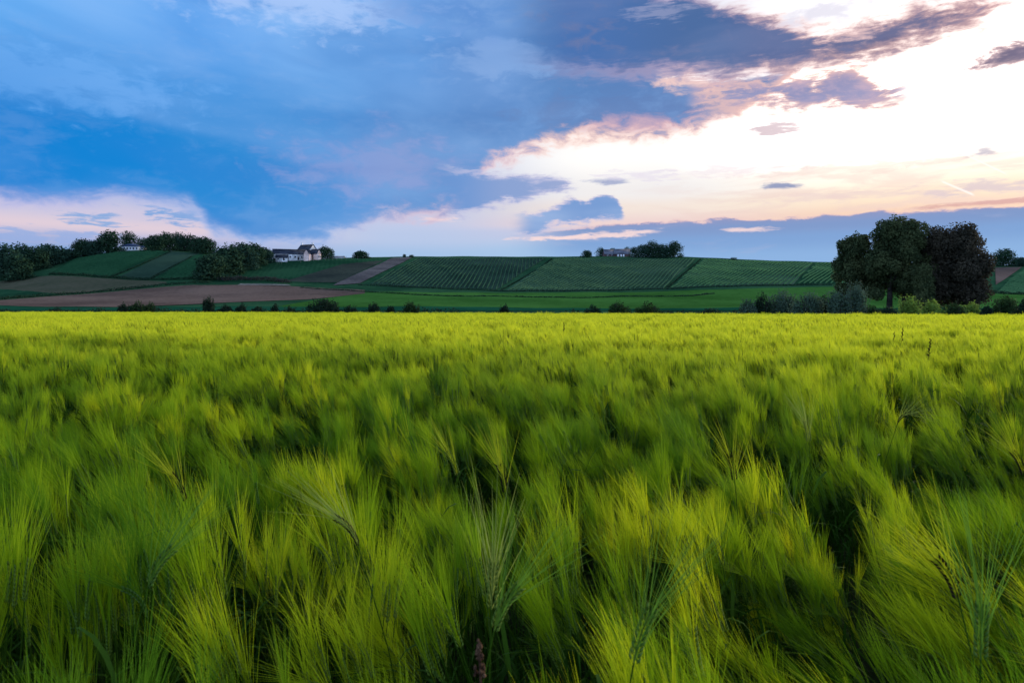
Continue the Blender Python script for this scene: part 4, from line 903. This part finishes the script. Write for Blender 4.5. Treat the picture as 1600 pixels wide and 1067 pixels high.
def sow():
    X, Y, S, I, RX, RY, RZ = [], [], [], [], [], [], []
    r = np.random.default_rng(99)
    def band(r0, r1, dens, i0, ni, base_s, amin, amax):
        n = int(0.5*(amax-amin)*(r1*r1-r0*r0)*dens)
        a = r.uniform(amin, amax, n); rr = np.sqrt(r.uniform(r0*r0, r1*r1, n)); x, y = rr*np.sin(a), rr*np.cos(a)
        dep = rr*np.cos(np.clip(a, -0.85, 0.85)); lim = edge_y(800+F*np.tan(np.clip(a, -0.85, 0.85))); k = (dep < lim); x, y = x[k], y[k]; g = wob(x, y, 1.5, 7)+0.5*wob(x, y, 3.1, 25); k = r.random(len(x)) < np.clip(0.92+0.95*g*np.clip(9/np.hypot(x, y), 0.55, 1), 0.03, 1); x, y = x[k], y[k]; n = len(x)
        h = crop_height(x, y)
        X.append(x); Y.append(y); S.append(base_s*(1+h/0.85)*(1+np.clip(r.normal(0, 0.085, n), -0.2, 0.13))); I.append(i0+r.integers(0, ni, n))
        w1, w2 = wob(x, y, 0.33, 2), wob(x, y, 0.5, 14)
        w3 = wob(x, y, 1.3, 40); RX.append(0.14*w1+0.08*w3+r.normal(0, 0.07, n)); RY.append(-0.12+0.20*w2+0.14*wob(x, y, 1.1, 18)+r.normal(0, 0.09, n)); RZ.append(0.55*wob(x, y, 0.4, 33)+r.normal(0, 0.5, n))
    band(0.50, 6.5, 54, 0, NA, 0.87, -0.95, 0.95)
    band(0.50, 3.0, 30, 0, NA, 0.87, 0.95, 5.33)
    band(6.5, 22, 34, NA, NB, 0.87, -0.92, 0.92)
    band(22, 125, 14, NA+NB, NC, 0.87, -0.90, 0.90)
    X, Y, S, I, RX, RY, RZ = [np.concatenate(q) for q in (X, Y, S, I, RX, RY, RZ)]
    me = bpy.data.meshes.new('barley'); me.vertices.add(len(X)); me.vertices.foreach_set('co', np.c_[X, Y, np.full(len(X), -0.01)].astype(np.float32).ravel())
    for nm, ty, key, dat in (('plant_rotation', 'FLOAT_VECTOR', 'vector', np.c_[RX, RY, RZ].astype(np.float32).ravel()), ('plant_size', 'FLOAT', 'value', S.astype(np.float32)), ('plant_kind', 'INT', 'value', I.astype(np.int32))):
        me.attributes.new(nm, ty, 'POINT').data.foreach_set(key, dat)
    o = bpy.data.objects.new('barley', me); COL.objects.link(o)
    tag(o, 'dense field of green bearded barley bending in the wind', 'barley', kind='stuff')
    ng = bpy.data.node_groups.new('sow barley', 'GeometryNodeTree')
    ng.interface.new_socket('Geometry', in_out='INPUT', socket_type='NodeSocketGeometry'); ng.interface.new_socket('Geometry', in_out='OUTPUT', socket_type='NodeSocketGeometry')
    nd = ng.nodes; gi, go = nd.new('NodeGroupInput'), nd.new('NodeGroupOutput')
    ci = nd.new('GeometryNodeCollectionInfo'); ci.inputs['Collection'].default_value = lib; ci.inputs['Separate Children'].default_value = True; ci.inputs['Reset Children'].default_value = True
    ip = nd.new('GeometryNodeInstanceOnPoints'); ip.inputs['Pick Instance'].default_value = True
    def na(name, ty):
        q = nd.new('GeometryNodeInputNamedAttribute'); q.data_type = ty; q.inputs['Name'].default_value = name; return q.outputs['Attribute']
    L = ng.links.new
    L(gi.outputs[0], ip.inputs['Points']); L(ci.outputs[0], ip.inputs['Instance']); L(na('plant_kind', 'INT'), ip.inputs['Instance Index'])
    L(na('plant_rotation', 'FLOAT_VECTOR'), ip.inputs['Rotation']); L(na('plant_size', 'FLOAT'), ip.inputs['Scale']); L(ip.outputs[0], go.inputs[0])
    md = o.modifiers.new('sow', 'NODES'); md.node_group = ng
    print('barley clumps', len(X))
sow()

# single plants that stand out of the crop
AWN_PALE = mat_barley('pale awns', [(0.0, (0.22, 0.30, 0.045)), (1.0, (0.30, 0.35, 0.07))], 0.4)
AWN_GREEN = mat_barley('deep green awns', [(0.0, (0.085, 0.200, 0.020)), (1.0, (0.120, 0.240, 0.026))], 0.4)
AWN_GOLD = mat_barley('golden awns', [(0.0, (0.26, 0.34, 0.010)), (1.0, (0.36, 0.40, 0.014))], 0.45)
EAR_DARK = mat_soil('blackened ear', (0.010, 0.008, 0.006), (0.022, 0.016, 0.010), 40.0, 200.0)
EAR_BROWN = mat_soil('brown dry seeds', (0.050, 0.026, 0.016), (0.110, 0.060, 0.034), 60.0, 300.0)
def single_ear(px, py, lx, ly, bend, label, awn, ear, size=1.0, near=0.90, spread=0.40, seed=0, awns=34):
    r = np.random.default_rng(7000+seed); d = 0.52*F/(py-HZ)*near
    P = np.array(((px-800)/F*d, d, CZ+(HZ-py)/F*d)); bz = np.array((P[0]-lx, P[1]-ly, 0.0))
    root = empty('barley_ear', bz, label, 'barley ear', 'single barley ears standing out')
    bs, bw, be = MB(), MB(), MB()
    barley_plant((bs, bw, be), r, (0, 0, 0), (lx, ly), bend, P[2]+0.25*math.hypot(lx, ly), awns, 0.0012, 0.155*size, 2, spread)
    bs.build('stem', B_STEM, root); be.build('ear', ear, root); bw.build('awns', awn, root)
for k, a in enumerate([
    (768, 952, 0.015, 0.0, 0.08, 'upright ear with whitish awns in the middle of the foreground', AWN_PALE, B_EAR, 1.05),
    (772, 985, 0.10, 0.02, 0.95, 'green ear bowing right beside the upright whitish one', AWN_GREEN, B_EAR, 1.1),
    (1532, 1030, 0.01, 0.0, 0.05, 'tall upright ear with a wide green awn fan at the right foreground', AWN_GREEN, B_EAR, 1.2),
    (232, 915, 0.12, 0.02, 0.95, 'ear with a spread green fan pointing right in the left foreground', AWN_GREEN, B_EAR, 1.15),
    (560, 852, -0.14, 0.02, 1.25, 'nearly level ear pointing left with pale awns left of centre', AWN_PALE, EAR_DARK, 1.0),
    (990, 1035, 0.09, 0.03, 0.60, 'big blue green ear slanting right at the bottom, right of centre', AWN_GREEN, B_EAR, 1.25),
    (1402, 662, 0.15, 0.0, 1.65, 'ear arched right over on a dark stalk at the right', AWN_PALE, EAR_DARK, 1.0),
    (1264, 690, -0.03, 0.0, 0.30, 'ear with a pale upright brush of awns left of the arched one', AWN_PALE, B_EAR, 1.0),
    (715, 742, -0.10, 0.0, 0.65, 'golden ear leaning left above the middle foreground', AWN_GOLD, B_EAR, 1.0),
    (1497, 934, -0.11, 0.0, 0.85, 'golden ear leaning left on a blackened head at the right foreground', AWN_GOLD, EAR_DARK, 1.05),
    (790, 770, -0.05, 0.0, 0.40, 'blackened narrow ear near the middle with golden awns', AWN_GOLD, EAR_DARK, 0.95),
    (1148, 750, -0.04, 0.0, 0.35, 'blackened ear with golden awns right of the middle', AWN_GOLD, EAR_DARK, 0.9),
    (290, 782, -0.10, 0.0, 0.80, 'blackened ear leaning left with golden awns in the left half', AWN_GOLD, EAR_DARK, 1.0),
    (1600, 742, -0.09, 0.0, 0.75, 'golden ear leaning left at the right edge of the view', AWN_GOLD, EAR_DARK, 1.05),
]): single_ear(*a, seed=k)
def seed_head():
    d = 0.84; P = np.array(((748-800)/F*d, d, CZ+(HZ-1000)/F*d)); bz = np.array((P[0]+0.02, P[1]+0.02, 0.0)); r = np.random.default_rng(5)
    root = empty('seed_head', bz, 'brown dry seed head of a weed at the bottom edge, left of the middle', 'weed')
    t = P-bz; MB().tube([(0, 0, 0), t*0.5+np.array((0.01, 0, 0)), t], [0.003, 0.0025, 0.0015], 6).build('stem', EAR_BROWN, root)
    b = MB()
    for k in range(90):
        z = r.random(); a = r.uniform(0, 6.28); w = 0.006*math.sin(math.pi*min(1, 0.12+z*0.88))+0.001
        c = t*(1-0.13*(1-z))+np.array((math.cos(a)*w, math.sin(a)*w, 0)); q = 0.0035*r.uniform(0.7, 1.3)
        b.add(c+np.array([(0,0,-q),(q*.7,0,0),(0,q*.7,0),(-q*.7,0,0),(0,-q*.7,0),(0,0,q*1.2)]), None, [(0,2,1),(0,3,2),(0,4,3),(0,1,4),(5,1,2),(5,2,3),(5,3,4),(5,4,1)])
    b.build('seeds', EAR_BROWN, root)
seed_head()
STALK = mat_soil('dark wild grass', (0.016, 0.018, 0.008), (0.030, 0.030, 0.012), 30, 90)
def wild_stalk(px, ytop, d, label, nod):
    P = np.array(((px-800)/F*d, d, CZ+(HZ-ytop)/F*d)); bz = np.array((P[0]-nod*0.4, d, 0.0)); t = P-bz; r = np.random.default_rng(int(px))
    root = empty('wild_grass', bz, label, 'grass stalk')
    MB().tube([(0, 0, 0), (0, 0, t[2]*0.6), t*0.92, t], [0.004, 0.0035, 0.003, 0.0015], 5).build('stem', STALK, root)
    b = MB()
    for k in range(26):
        s = k/25; c = t-np.array((0, 0, 0.22))*(1-s)-np.array((nod*0.2, 0, 0))*(1-s); a = r.uniform(0, 6.28); o = np.array((math.cos(a), math.sin(a), 0.9))*0.028*(1.1-0.6*s)
        b.tube([c, c+o*0.5, c+o], [0.003, 0.005, 0.0015], 5)
    b.build('panicle', STALK, root)
wild_stalk(1411, 513, 11.0, 'dark wild grass stalk standing above the crop, leaning right, below the grove', 0.14)
wild_stalk(1397, 520, 10.5, 'straight dark wild grass stalk just left of the leaning one', 0.02)
wild_stalk(881, 503, 16.0, 'thin dark wild grass stalk above the crop under the three round shrubs', 0.0)
wild_stalk(1454, 530, 8.5, 'short dark wild grass stalk bent right, right of the two taller stalks', 0.12)
